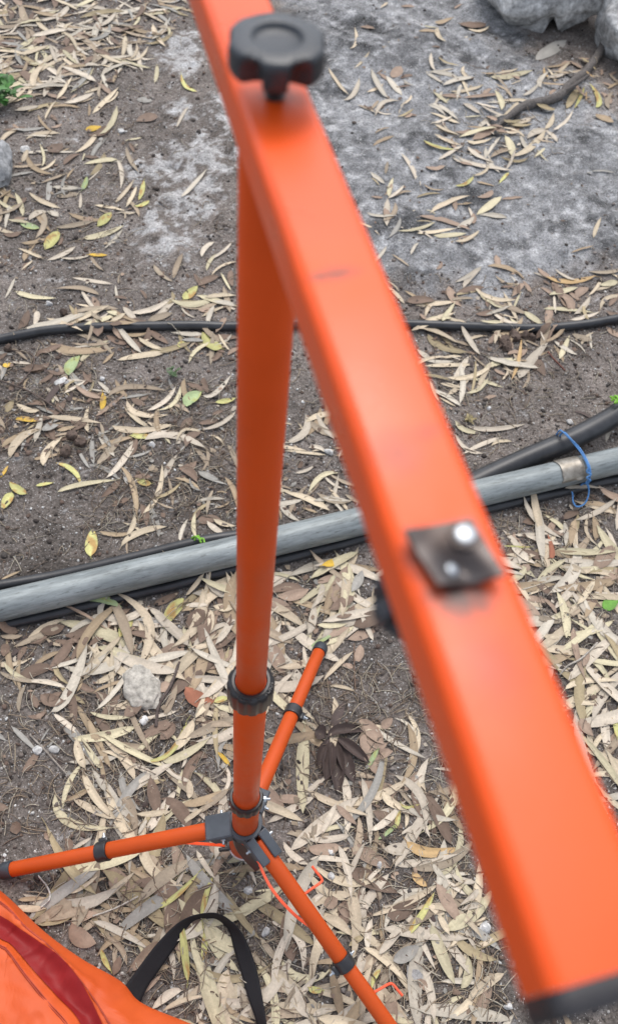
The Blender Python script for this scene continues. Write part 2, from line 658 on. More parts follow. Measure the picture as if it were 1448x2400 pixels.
# galvanised pipe: axis from the photo's left edge to its right edge, carried on past both
PR = 0.0305
pa, pb = at(0, 1421, 0.036), at(1448, 1079, 0.044)
pd = (pb - pa).normalized()
pipe_a, pipe_b = pa - pd * 0.9, pb + pd * 0.8
mb = MB()
N = 90
ppts = [pipe_a.lerp(pipe_b, i / N) for i in range(N + 1)]
sweep(mb, ppts, PR, 32)
_nt = M['galv'].node_tree
_tx = [q for q in _nt.nodes if q.type == 'TEX_NOISE'][0]
_mp = _nt.nodes.new('ShaderNodeMapping'); _mp.vector_type = 'TEXTURE'
_mp.inputs['Rotation'].default_value = (0, 0, math.atan2(pd.y, pd.x))
_mp.inputs['Scale'].default_value = (4.0, 0.6, 0.6)
_co = _nt.nodes.new('ShaderNodeTexCoord')
_nt.links.new(_co.outputs['Object'], _mp.inputs['Vector']); _nt.links.new(_mp.outputs[0], _tx.inputs['Vector'])
_t2 = _nt.nodes.new('ShaderNodeTexNoise'); _t2.inputs['Scale'].default_value = 150; _t2.inputs['Detail'].default_value = 5; _t2.inputs['Roughness'].default_value = 0.7
_nt.links.new(_mp.outputs[0], _t2.inputs['Vector'])
_rp = ramp(_nt.nodes, _nt.links, _t2.outputs['Fac'], [(0.34, (0.50, 0.50, 0.49)), (0.44, (0.92, 0.92, 0.92)), (0.62, (1, 1, 1)), (0.74, (1.5, 1.5, 1.5))])
_b = _nt.nodes['Principled BSDF']
_nt.links.new(mix(_nt.nodes, _nt.links, _b.inputs['Base Color'].links[0].from_socket, _rp.outputs[0], 1.0, 'MULTIPLY'), _b.inputs['Base Color'])
pipe = tag(mb.build('steel_pipe', M['galv'], None), 'galvanised grey steel pipe lying across the leaf litter behind the tripod', 'pipe')
stamp_path(ppts, PR)
PIPE_LINE = (pipe_a.copy(), pipe_b.copy())


def pipe_at(px):
    """axis point of the pipe whose picture column is px"""
    lo, hi = 0.0, 1.0
    for _ in range(40):
        mid = (lo + hi) / 2
        if to_px(pipe_a.lerp(pipe_b, mid))[0] < px: lo = mid
        else: hi = mid
    return pipe_a.lerp(pipe_b, (lo + hi) / 2)


# crinkled foil tape round the pipe
ta, tb = pipe_at(1300), pipe_at(1352)
mb = MB()
rnd = random.Random(4)
side = Vector((0, 0, 1)).cross(pd).normalized()
rows, seg = 12, 30
vs, fs = [], []
for i in range(rows + 1):
    c0 = ta.lerp(tb, i / rows)
    for k in range(seg + 1):
        ang = math.radians(-75 + 235 * k / seg)
        rag = 0.006 * mnoise.noise(Vector((k * 0.35, 3.3, 0))) if i in (0, rows) else 0
        r = PR + 0.0012 + 0.0011 * abs(mnoise.noise(Vector((i * 1.7 + k * 0.4, k * 0.9, 1.3)))) + (0.004 if k == seg and i > 7 else 0)
        vs.append(c0 + pd * rag + side * (math.cos(ang) * r) + Vector((0, 0, 1)) * (math.sin(ang) * r))
for i in range(rows):
    for k in range(seg):
        q = i * (seg + 1) + k
        fs.append((q, q + 1, q + seg + 2, q + seg + 1))
mb.add(vs, fs)
tape = mb.build('tape_patch', M['foil'], pipe, 20)
so = tape.modifiers.new('thickness', 'SOLIDIFY'); so.thickness = 0.0006; so.offset = 1

# long thin hose across the middle
hp = ground_path([(-260, 838), (-120, 812), (0, 790), (100, 774), (200, 768), (300, 766), (450, 762), (550, 760), (760, 755), (960, 755), (1100, 761),
                  (1250, 766), (1350, 763), (1448, 752), (1560, 733), (1700, 700)], 0.0125, 0.002)
hp = catmull(hp, 8)
mb = sweep(MB(), hp, 0.0118, 18)
tag(mb.build('garden_hose', M['hose'], None), 'long thin black hose running right across the picture behind the pole', 'hose')
stamp_path(hp, 0.0118)

# hose beside the pipe on the left, slipping under it
hp2 = [(-300, 1432), (-120, 1391), (0, 1368), (120, 1343), (240, 1317), (360, 1291), (470, 1268), (560, 1252)]
hp2 = catmull(ground_path(hp2, 0.013, 0.002), 8)
mb = sweep(MB(), hp2, 0.0118, 18)
tag(mb.build('garden_hose', M['hose'], None), 'black hose lying snug against the far side of the steel pipe at left', 'hose')
stamp_path(hp2, 0.0118)

# hose on the near side of the pipe, half hidden by it
hp3 = []
for i in range(41):
    c0 = pipe_a.lerp(pipe_b, i / 40)
    off = side if side.y < 0 else -side
    wv = 0.004 * mnoise.noise(Vector((i * 0.25, 0, 5)))
    x, y = c0.x + off.x * (0.026 + wv), c0.y + off.y * (0.026 + wv)
    hp3.append(Vector((x, y, gz(x, y) + 0.009)))
hp3 = catmull(hp3, 3)
mb = sweep(MB(), hp3, 0.0105, 14)
tag(mb.build('garden_hose', M['hose'], None), 'black hose tucked under the near side of the steel pipe', 'hose')
stamp_path(hp3, 0.0105)

# thick black pipe rising out of the soil at the right
tp = [(1700, 770, 0.060), (1560, 880, 0.055), (1448, 968, 0.050), (1385, 1006, 0.046), (1325, 1036, 0.040), (1250, 1068, 0.032), (1170, 1104, 0.022), (1090, 1142, 0.010), (1010, 1176, -0.020), (960, 1196, -0.05)]
tpp = []
for x, y, z in tp:
    tpp.append(at(x, y, z))
tpp = catmull(tpp, 8)
mb = sweep(MB(), tpp, 0.0255, 26)
tag(mb.build('thick_hose', M['hose'], None), 'thick black pipe rising from the soil behind the steel pipe at right', 'hose')
stamp_path(tpp[:60], 0.0255)


def twine(name, px, r, material, label, group=None, plies=2):
    mb = MB()
    for strand in px:
        pts = catmull([at(x, y, z) for x, y, z in strand], 8)
        sweep(mb, pts, r, 7, True, None, 1.0, 0.12)
    return tag(mb.build(name, material, None), label, 'string')


# blue string round both pipes
sA = [(1302, 1020, 0.055), (1312, 1009, 0.078), (1330, 1024, 0.083), (1350, 1047, 0.078), (1366, 1070, 0.080), (1377, 1094, 0.078), (1381, 1118, 0.064), (1376, 1138, 0.040)]
sB = [(1308, 1026, 0.055), (1320, 1013, 0.080), (1338, 1030, 0.083), (1357, 1050, 0.078), (1371, 1072, 0.080), (1381, 1096, 0.078), (1382, 1116, 0.066), (1372, 1132, 0.05)]
kn = [(1378, 1098, 0.080), (1374, 1106, 0.074), (1384, 1112, 0.072), (1374, 1120, 0.066), (1383, 1126, 0.060), (1373, 1132, 0.05), (1379, 1141, 0.036)]
tl = [(1376, 1136, 0.044), (1379, 1152, 0.026), (1374, 1172, 0.014), (1364, 1184, 0.010), (1350, 1187, 0.010), (1342, 1176, 0.012), (1341, 1160, 0.014), (1339, 1152, 0.018)]
t2_ = [(1376, 1136, 0.044), (1368, 1133, 0.030), (1360, 1137, 0.022)]
twine('blue_string', [sA, sB, kn, tl, t2_], 0.0019, M['twine_blue'], 'blue string knotted round the thick black pipe and the steel pipe')
g1 = [[(1430, 930, 0.075), (1440, 936, 0.084), (1450, 946, 0.08), (1456, 960, 0.07)], [(1432, 940, 0.078), (1441, 928, 0.088), (1449, 938, 0.09), (1440, 944, 0.085), (1450, 930, 0.088)]]
twine('green_twine', g1, 0.0030, M['twine_green'], 'bright green twine wrapped round the thick black pipe at right edge')
g2 = [[(450, 1262, 0.022), (458, 1257, 0.032), (466, 1262, 0.034), (472, 1272, 0.03)], [(456, 1266, 0.026), (464, 1256, 0.034), (470, 1263, 0.032), (476, 1262, 0.03), (480, 1272, 0.03)]]
twine('green_twine', g2, 0.0020, M['twine_green'], 'small twist of green twine on the hose just left of the pole')


# ------------------------------------------------------------------ the orange stand
UP = Vector((0, 0, 1))
AX, AY = -0.0359, 0.3372                 # the pole's axis
BAR_N = Vector((-0.3513, 0.9363, 0)).normalized()     # crossbar direction, away from the camera
BAR_L = Vector((BAR_N.y, -BAR_N.x, 0))                # to its right
BAR_TOP = EYE - 0.2132
g0 = gz(AX, AY)
stand = thing('tripod_stand', (AX, AY, g0), 'bright orange metal tripod stand with square crossbar and black locking collars', 'tripod')


def axp(z):
    return Vector((AX, AY, z))


def barp(n_, l_, z_):
    return axp(BAR_TOP + z_) + BAR_N * n_ + BAR_L * l_


def local(p):
    return tuple(Vector(p) - Vector((AX, AY, g0)))


def bar_n(px, py, z_=0.0):
    p = at(px, py, BAR_TOP + z_) - axp(BAR_TOP + z_)
    return p.dot(BAR_N), p.dot(BAR_L)


nP, lP = bar_n(1062, 1300)
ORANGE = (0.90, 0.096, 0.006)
stains = [(local(barp(nP - 0.003, lP - 0.002, 0)), 0.0085, 0.85, 0.9),
          (local(barp(*bar_n(1055, 1385), 0)), 0.0075, 0.96, 1.0), (local(barp(*bar_n(985, 1300), 0)), 0.0055, 0.9, 0.8), (local(barp(*bar_n(1120, 1395), 0)), 0.0050, 0.9, 1.0),
          (local(barp(*bar_n(1085, 1410), 0)), 0.0060, 0.7, 1.0),
          (local(barp(*bar_n(790, 640), 0)), 0.0085, 0.74, 2.4), (local(barp(*bar_n(745, 650), 0)), 0.0040, 0.6, 2.0),
          (local(barp(*bar_n(930, 1060), 0)), 0.0090, 0.50, 0.9), (local(barp(*bar_n(1000, 1010), 0)), 0.0050, 0.45, 1.4),
          (local(barp(*bar_n(1150, 1560), 0)), 0.0090, 0.42, 0.7),
          (local(barp(0, 0, 0)), 0.0060, 0.40, 1.0),
          (local(barp(0.0, 0.006, 0)), 0.0090, 0.4, 1.0)]
M['bar_paint'] = paint('orange_gloss_paint', ORANGE, 0.36, stains)
M['bar_paint'].node_tree.nodes['Principled BSDF'].inputs['Specular IOR Level'].default_value = 0.48
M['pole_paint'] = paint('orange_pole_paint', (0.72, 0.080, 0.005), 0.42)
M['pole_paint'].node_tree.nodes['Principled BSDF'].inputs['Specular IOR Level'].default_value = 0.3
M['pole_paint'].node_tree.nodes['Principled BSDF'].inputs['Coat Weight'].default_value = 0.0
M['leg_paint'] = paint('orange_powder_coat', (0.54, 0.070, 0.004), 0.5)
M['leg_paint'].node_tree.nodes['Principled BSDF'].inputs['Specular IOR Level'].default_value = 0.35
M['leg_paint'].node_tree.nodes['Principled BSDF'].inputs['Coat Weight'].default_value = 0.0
M['hook_paint'] = plastic('orange_red_wire', (0.72, 0.075, 0.020), 0.4)

# crossbar: rounded square tube
BW, BH, BRAD = 0.0315, 0.0255, 0.0048
N_NEAR, N_FAR = bar_n(1215, 2345, -0.02)[0], 0.34


def rrect(w, h, r, k=8):
    out = []
    for cx, cy, a0 in ((w / 2 - r, h / 2 - r, 0), (-w / 2 + r, h / 2 - r, 90), (-w / 2 + r, -h / 2 + r, 180), (w / 2 - r, -h / 2 + r, 270)):
        for i in range(k + 1):
            a = math.radians(a0 + 90 * i / k)
            out.append((cx + r * math.cos(a), cy + r * math.sin(a)))
    return out


def bar_piece(mb, prof, n_list, scales):
    vs, fs = [], []
    m_ = len(prof)
    for nn_, s in zip(n_list, scales):
        for (a, b_) in prof:
            vs.append(barp(nn_, a * s, -BH / 2 + b_ * s))
    for i in range(len(n_list) - 1):
        for k in range(m_):
            k2 = (k + 1) % m_
            fs.append((i * m_ + k, i * m_ + k2, (i + 1) * m_ + k2, (i + 1) * m_ + k))
    fs.append(tuple(range(m_))[::-1]); fs.append(tuple((len(n_list) - 1) * m_ + k for k in range(m_)))
    mb.add(vs, fs)
    return mb


prof = rrect(BW, BH, BRAD)
ns = list(np.linspace(N_NEAR, N_FAR, 12))
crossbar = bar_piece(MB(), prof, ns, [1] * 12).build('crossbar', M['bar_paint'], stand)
plug = rrect(BW + 0.0010, BH + 0.0010, BRAD)
for a_, b_ in ((N_NEAR - 0.0002, -1), (N_FAR + 0.0002, 1)):
    bar_piece(MB(), plug, [a_, a_ + b_ * 0.0006, a_ + b_ * 0.0045, a_ + b_ * 0.006], [0.985, 1, 1, 0.94]).build('end_cap', M['cap'], crossbar)

# pole sections
Z1, Z2, ZH, ZB = EYE - 0.850, EYE - 1.285, EYE - 1.432, EYE - 1.582
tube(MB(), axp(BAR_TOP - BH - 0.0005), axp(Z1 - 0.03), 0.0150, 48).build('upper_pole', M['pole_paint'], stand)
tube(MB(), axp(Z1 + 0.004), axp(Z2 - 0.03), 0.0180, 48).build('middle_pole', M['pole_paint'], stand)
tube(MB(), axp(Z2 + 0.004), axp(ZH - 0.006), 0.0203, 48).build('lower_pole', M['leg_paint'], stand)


def star(nl, deep):
    def f(a, r, h, i):
        return r * (1 - deep[i] * max(0.0, math.cos(nl * a)) ** 1.2)
    return f


def fluted_collar(z0, h, ri, ro, nl, text=None):
    prof_ = [(ri, h - 0.001), (ri + 0.001, h), (ri + 0.0035, h), (ri + 0.0042, h - 0.0015), (ro - 0.003, h - 0.0022), (ro - 0.0008, h - 0.005), (ro, h - 0.009),
             (ro, 0.004), (ro - 0.001, 0.001), (ro - 0.003, 0), (ri, 0), (ri, h - 0.001)]
    deep = [0, 0, 0, 0, 0.02, 0.045, 0.06, 0.06, 0.05, 0.02, 0, 0]
    mb = lathe(MB(), axp(z0), UP, prof_, 120, star(nl, deep))
    c = mb.build('locking_collar', M['collar'], stand, 40)
    if text:
        for ti, ch in enumerate(text):
            if ch == ' ':
                continue
            cu = bpy.data.curves.new('letter', 'FONT')
            cu.body = ch; cu.size = 0.0062; cu.extrude = 0.0003
            cu.align_x = 'CENTER'; cu.align_y = 'CENTER'
            tmp = bpy.data.objects.new('letter_tmp', cu); COL.objects.link(tmp)
            dg = bpy.context.evaluated_depsgraph_get()
            me = bpy.data.meshes.new_from_object(tmp.evaluated_get(dg))
            bpy.data.objects.remove(tmp); bpy.data.curves.remove(cu)
            a = math.radians(-118 + ti * 11.5)
            rad_ = (ri + 0.0042 + ro - 0.003) / 2
            out_ = Vector((math.cos(a), math.sin(a), 0))
            tx = Vector((-math.sin(a), math.cos(a), 0))
            base = axp(z0 + h - 0.0016) + out_ * rad_
            m4 = Matrix.Identity(4)
            for ci, vec in enumerate((tx, -out_, UP)):
                for rI in range(3):
                    m4[rI][ci] = vec[rI]
            m4.translation = base - Vector((AX, AY, g0))
            me.transform(m4)
            me.materials.append(M['collar'])
            o = bpy.data.objects.new('letter', me); COL.objects.link(o); o.parent = c
    return c


fluted_collar(Z1 - 0.036, 0.042, 0.0158, 0.0245, 12, 'LOCK - TURN')
c2 = fluted_collar(Z2 - 0.024, 0.030, 0.0192, 0.0250, 12)


def bolt(parent, p, d, r=0.0042, h=0.006, material=None):
    d = Vector(d).normalized()
    p = Vector(p)
    mb = lathe(MB(), p - d * 0.002, d, [(r * 0.8, 0), (r, 0.0006), (r, h * 0.75), (r * 0.82, h), (r * 0.4, h + 0.0004)], 6)
    tube(mb, p - d * 0.012, p + d * (h + 0.0032), r * 0.52, 14)
    return mb.build('bolt', material or M['zinc'], parent, 30)


bolt(c2, axp(Z2 - 0.012) + Vector((0.0262, 0.004, 0)), (1, 0.1, 0), 0.0042, 0.005)

# clamping knob through the crossbar into the pole


def star_knob(name, base, up, R, h, nl, turn):
    base, up = Vector(base), Vector(up)
    s = R / 0.0195
    pr = [(0.0050, 0.0), (0.0062, 0.0008), (0.0070, 0.0026), (0.0105, 0.0034), (0.0172, 0.0044), (0.0191, 0.0056), (0.0196, 0.0078), (0.0196, 0.0098),
          (0.0196, 0.0114), (0.0196, 0.0126), (0.0196, 0.0136), (0.0195, 0.0150), (0.0193, 0.0166), (0.0187, 0.0178), (0.0174, 0.0184), (0.0120, 0.0188), (0.0104, 0.0188),
          (0.0099, 0.0184), (0.0096, 0.0166), (0.0088, 0.0162), (0.003, 0.0162), (0.0, 0.0162)]
    deep = [0, 0, 0.05, 0.20, 0.32, 0.35, 0.35, 0.34, 0.32, 0.29, 0.25, 0.19, 0.12, 0.06, 0, 0, 0, 0, 0, 0, 0, 0]
    pr = [(a * s, b_ * h / 0.0186) for a, b_ in pr]

    def f(a, r, hh_, i):
        q = max(0.0, math.cos(nl * a + turn))
        return r * (1 - deep[i] * q ** 0.75)
    return lathe(MB(), base, up, pr, 180, f).build(name, M['knob'], stand, 60)


kz = BAR_TOP + 0.0082
# lathe angle zero is +X and grows towards +Y; a lobe (cos = -1) must face the camera at -Y
knob = star_knob('clamp_knob', axp(kz), UP, 0.0196, 0.0164, 6, math.pi + 6 * math.radians(84))
mb = MB()
thr = [(0.0040, 0.0)]
for i in range(14):
    thr += [(0.0044, 0.0006 + i * 0.0012), (0.0037, 0.0012 + i * 0.0012)]
lathe(mb, axp(BAR_TOP - 0.008), UP, thr, 24)
mb.build('threaded_bolt', M['dark_steel'], knob, 60)

# bolt plate on the crossbar and the knob that holds it from below
cnr = [bar_n(944, 1248, 0.004), bar_n(1103, 1216, 0.004), bar_n(1182, 1352, 0.004), bar_n(1025, 1372, 0.004)]
mb = MB()
# saddle shaped plate: far half stands proud, near half dips to the paint
vs, fs = [], []
NU, NV = 14, 14
A_, B_, C_, D_ = [Vector((c_[0], c_[1], 0)) for c_ in cnr]
for top_ in (1, 0):
    for i in range(NU + 1):
        for j in range(NV + 1):
            u, v = i / NU, j / NV
            p = A_.lerp(B_, u).lerp(D_.lerp(C_, u), v)
            arch = 0.0040 - 0.0036 * math.exp(-(((u - 0.50) / 0.24) ** 2 + ((v - 0.80) / 0.30) ** 2))
            arch += 0.0012 * math.exp(-(u * u + v * v) / 0.05) + 0.0009 * math.exp(-((1 - u) ** 2 + (1 - v) ** 2) / 0.05)
            vs.append(barp(p.x, p.y, arch + (0.0009 if top_ else -0.0009)))
q_ = (NU + 1) * (NV + 1)
for i in range(NU):
    for j in range(NV):
        k = i * (NV + 1) + j
        fs.append((k, k + 1, k + NV + 2, k + NV + 1))
        fs.append((q_ + k, q_ + k + NV + 1, q_ + k + NV + 2, q_ + k + 1))
for i in range(NU):
    for j in (0, NV):
        k = i * (NV + 1) + j
        fs.append((k, k + NV + 1, q_ + k + NV + 1, q_ + k) if j == 0 else (k + NV + 1, k, q_ + k, q_ + k + NV + 1))
for j in range(NV):
    for i in (0, NU):
        k = i * (NV + 1) + j
        fs.append((k + 1, k, q_ + k, q_ + k + 1) if i == 0 else (k, k + 1, q_ + k + 1, q_ + k))
mb.add(vs, fs)
plate = mb.build('bolt_plate', M['dark_steel'], stand, 40)
bn, bl = bar_n(1090, 1252, 0.006)
mb = MB()
tube(mb, barp(bn, bl, 0.0005), barp(bn, bl, 0.0066), 0.0031, 28)
mb.build('bolt', M['zinc'], plate)
mb = lathe(MB(), barp(bn, bl, 0.0036), UP, [(0.0046, 0), (0.0050, 0.0004), (0.0050, 0.0014), (0.0044, 0.0020), (0.0036, 0.0020)], 6)
mb.build('nut', M['dark_steel'], plate, 30)
bn2, bl2 = bar_n(1052, 1336, 0.002)
mb = lathe(MB(), barp(bn2, bl2, 0.0012), UP, [(0.0028, 0), (0.0028, 0.0004), (0.0024, 0.0012), (0.0014, 0.0018), (0, 0.002)], 20)
mb.build('bolt_reflection', M['zinc'], plate, 50)  # small zinc dome added to stand for the bolt's reflection in the plate
un, ul = bar_n(1062, 1262)
kb = barp(un, -0.0042, -BH - 0.004)
star_knob('lower_knob', kb, -UP, 0.0128, 0.0130, 6, 0.4)
tube(MB(), barp(un, -0.0042, -BH + 0.002), kb - UP * 0.001, 0.004, 16).build('threaded_bolt', M['dark_steel'], stand)

# hub, sleeve and legs
LEG_R = 0.412
foot_px = {'left': (14, 2044), 'back': (752, 1516)}
dirs = []
for nm in ('left', 'back'):
    p = at(*foot_px[nm], 0.016)
    dirs.append((math.atan2(p.y - AY, p.x - AX), math.hypot(p.x - AX, p.y - AY)))
dirs.append((math.radians(-42.5), 0.43))
hub_z = ZH - 0.010
mb = lathe(MB(), axp(hub_z - 0.016), UP, [(0.0210, 0.0245), (0.0262, 0.0245), (0.0272, 0.0235), (0.0272, 0.001), (0.0262, 0), (0.0210, 0), (0.0210, 0.0245)], 56)
hub = mb.build('hub_ring', M['bracket'], stand, 40)
lathe(MB(), axp(ZB), UP, [(0.0215, 0.002), (0.0250, 0.002), (0.0254, 0.003), (0.0254, 0.118), (0.024, 0.119), (0.0215, 0.119), (0.0215, 0.002)], 48).build('bottom_sleeve', M['leg_paint'], stand, 40)
lathe(MB(), axp(ZB - 0.002), UP, [(0.0215, 0), (0.0268, 0), (0.0276, 0.0012), (0.0268, 0.004), (0.0256, 0.0046), (0.0215, 0.0046), (0.0215, 0)], 48).build('sleeve_rim', M['rim'], stand, 40)
boss = lathe(MB(), axp(ZB - 0.020), UP, [(0.0, 0), (0.018, 0), (0.0235, 0.002), (0.0255, 0.006), (0.0255, 0.016), (0.024, 0.0178), (0.0, 0.0178)], 48).build('sleeve_boss', M['collar'], stand, 40)

for li, (ang, R_) in enumerate(dirs):
    out = Vector((math.cos(ang), math.sin(ang), 0))
    sd = Vector((-out.y, out.x, 0))
    P0 = axp(hub_z - 0.010) + out * 0.034
    fx, fy = AX + out.x * R_, AY + out.y * R_
    P1 = Vector((fx, fy, gz(fx, fy) + 0.016))
    d = (P1 - P0).normalized()
    nrm = sd.cross(d).normalized()
    if nrm.z < 0: nrm = -nrm
    L = (P1 - P0).length
    ends = tube(MB(), P0 - d * 0.004, P0 + d * (L * 0.53), 0.0131, 30)
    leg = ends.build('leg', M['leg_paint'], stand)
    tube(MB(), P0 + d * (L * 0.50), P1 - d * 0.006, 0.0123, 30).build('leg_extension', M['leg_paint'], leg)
    lathe(MB(), P1 - d * 0.016, d, [(0.0122, 0), (0.0142, 0.0006), (0.0146, 0.002), (0.0146, 0.016), (0.0128, 0.021), (0.008, 0.0236), (0.0, 0.0245)], 32).build('foot_cap', M['knob'], leg, 50)
    # clamp ring half way
    cc = P0 + d * (L * 0.535)
    cr = lathe(MB(), cc - d * 0.010, d, [(0.0128, 0), (0.0158, 0.0004), (0.0164, 0.002), (0.0158, 0.005), (0.0160, 0.015), (0.0164, 0.018), (0.0156, 0.020), (0.0128, 0.020), (0.0128, 0)], 40)
    # ears of the clamp
    es = -sd
    box(cr, cc + es * 0.0170 - nrm * 0.002, d, es, nrm, 0.016, 0.009, 0.012, 0.0015)
    clampo = cr.build('leg_clamp', M['collar'], leg, 40)
    cl_b = bolt(leg, cc + es * 0.0215 - nrm * 0.001, es, 0.0036, 0.0045)
    if li == 2:
        bolt(leg, cc - es * 0.0165 - nrm * 0.004, -es, 0.0034, 0.004)
    # bracket arm over the leg root: top plate and two cheeks
    arm = MB()
    c0 = P0 + d * 0.002 + nrm * 0.0150
    if li == 2:
        for s_ in (-1, 1):
            box(arm, c0 + sd * (s_ * 0.0118) + d * 0.006, d, sd, nrm, 0.046, 0.0150, 0.0042, 0.0016)
    else:
        box(arm, c0 + d * 0.001, d, sd, nrm, 0.044, 0.0385, 0.0042, 0.0022)
    for s_ in (-1, 1):
        box(arm, P0 + sd * (s_ * 0.0172) + d * 0.001 + nrm * 0.0000, d, sd, nrm, 0.040, 0.0038, 0.030, 0.0014)
    arm.build('hub_arm', M['bracket'], stand, 30)
    bolt(hub, P0 + sd * 0.0192 + nrm * 0.004, sd, 0.0042, 0.004)
    bolt(hub, P0 - sd * 0.0192 + nrm * 0.004, -sd, 0.0042, 0.004)
    # clevis on the boss and the thin brace up to the leg
    kz_ = ZB + 0.002
    k0 = axp(kz_) + out * 0.0290
    cv = MB()
    for s_ in (-1, 1):
        box(cv, k0 + sd * (s_ * 0.0062) + out * 0.004, out, sd, UP, 0.022, 0.0048, 0.015, 0.0014)
    box(cv, k0 - out * 0.004, out, sd, UP, 0.010, 0.0160, 0.013, 0.0014)
    cvo = cv.build('clevis', M['collar'], stand, 30)
    bolt(cvo, k0 + out * 0.008 - sd * 0.0086, -sd, 0.0026, 0.0016, M['zinc'])
    t_at = 0.42 if li == 2 else 0.27
    e_ = P0 + d * (L * t_at) - nrm * 0.0118
    bow = -0.010 if li == 2 else -0.002
    sway = -sd * (0.012 if li == 2 else 0.0)
    pts = catmull([k0 + out * 0.004, k0.lerp(e_, 0.35) + UP * bow + sway, k0.lerp(e_, 0.7) + UP * bow + sway * 0.9, e_], 7)
    fr = []
    br = MB()
    vs, fs = [], []
    for p in pts:
        vs += [p + sd * 0.0024 - UP * 0.0016, p - sd * 0.0024 - UP * 0.0016, p - sd * 0.0024 + UP * 0.0016, p + sd * 0.0024 + UP * 0.0016]
    for i in range(len(pts) - 1):
        for k in range(4):
            k2 = (k + 1) % 4
            fs.append((i * 4 + k, i * 4 + k2, i * 4 + 4 + k2, i * 4 + 4 + k))
    fs += [(3, 2, 1, 0), tuple(4 * (len(pts) - 1) + k for k in range(4))]
    br.add(vs, fs).build('leg_brace', M['hook_paint'], stand, 30)
    if li == 2:
        # black tab from the hub down to the brace clevis
        tpts = catmull([at(552, 1964, 0.172), at(563, 1986, 0.140), at(580, 2009, 0.100), at(602, 2036, 0.058)], 6)
        tb_ = MB(); vs, fs = [], []
        for i, p in enumerate(tpts):
            w_ = 0.0062 * (0.75 + 0.4 * math.sin(math.pi * i / (len(tpts) - 1)))
            vs += [p + sd * w_ - out * 0.003, p - sd * w_ - out * 0.003, p - sd * w_ + out * 0.003, p + sd * w_ + out * 0.003]
        for i in range(len(tpts) - 1):
            for k in range(4):
                k2 = (k + 1) % 4
                fs.append((i * 4 + k, i * 4 + k2, i * 4 + 4 + k2, i * 4 + 4 + k))
        fs += [(3, 2, 1, 0), tuple(4 * (len(tpts) - 1) + k for k in range(4))]
        tb_.add(vs, fs).build('release_tab', M['collar'], stand, 40)
        # two bent wire hooks on the leg
        for (h0, h1, h2) in (((716, 2104), (757, 2064), (731, 2030)), ((888, 2336), (917, 2303), (943, 2334))):
            # root lies on the leg's axis next to the picked pixel
            best = min((abs(to_px(P0 + d * (L * q / 60))[1] - h0[1]), q) for q in range(61))[1]
            root = P0 + d * (L * best / 60)
            z0 = root.z
            p1, p2 = at(*h1, z0 + 0.001), at(*h2, z0 + 0.002)
            inw = (root - p1).normalized()
            cv_ = (p1 - root).normalized()
            path = catmull([root, root.lerp(p1, 0.5), p1 - cv_ * 0.004, p1 + (p2 - p1).normalized() * 0.004, p1.lerp(p2, 0.6), p2], 5)
            sweep(MB(), path, 0.0021, 10).build('wire_hook', M['hook_paint'], leg)

# ------------------------------------------------------------------ the orange bag and its strap
M['bag'] = None
m, n, l, b = mat('orange_nylon', (0.78, 0.115, 0.020), 0.55, 0, 0.4)
tw = noise_node(n, l, 14, 5)
rw = ramp(n, l, tw.outputs['Fac'], [(0.3, (0.54, 0.074, 0.010)), (0.7, (0.62, 0.094, 0.014))])
l.new(rw.outputs[0], b.inputs['Base Color'])
wv = n.new('ShaderNodeTexNoise'); wv.inputs['Scale'].default_value = 1400
co_ = n.new('ShaderNodeTexCoord'); l.new(co_.outputs['Object'], wv.inputs['Vector'])
bump(n, l, b, wv.outputs['Fac'], 0.2, 0.0006)
M['bag'] = m
m, n, l, b = mat('dark_red_band', (0.22, 0.012, 0.013), 0.5, 0, 0.2)
tw = noise_node(n, l, 22, 4)
rw = ramp(n, l, tw.outputs['Fac'], [(0.3, (0.21, 0.010, 0.011)), (0.7, (0.27, 0.014, 0.014))])
l.new(rw.outputs[0], b.inputs['Base Color'])
M['band'] = m
M['thread'] = plastic('dark_thread', (0.30, 0.035, 0.012), 0.7)
m, n, l, b = mat('black_webbing', (0.012, 0.011, 0.013), 0.75, 0, 0.3)
wv = n.new('ShaderNodeTexWave'); wv.inputs['Scale'].default_value = 260
co_ = n.new('ShaderNodeTexCoord'); l.new(co_.outputs['Object'], wv.inputs['Vector'])
bump(n, l, b, wv.outputs['Fac'], 0.4, 0.0008)
M['webbing'] = m

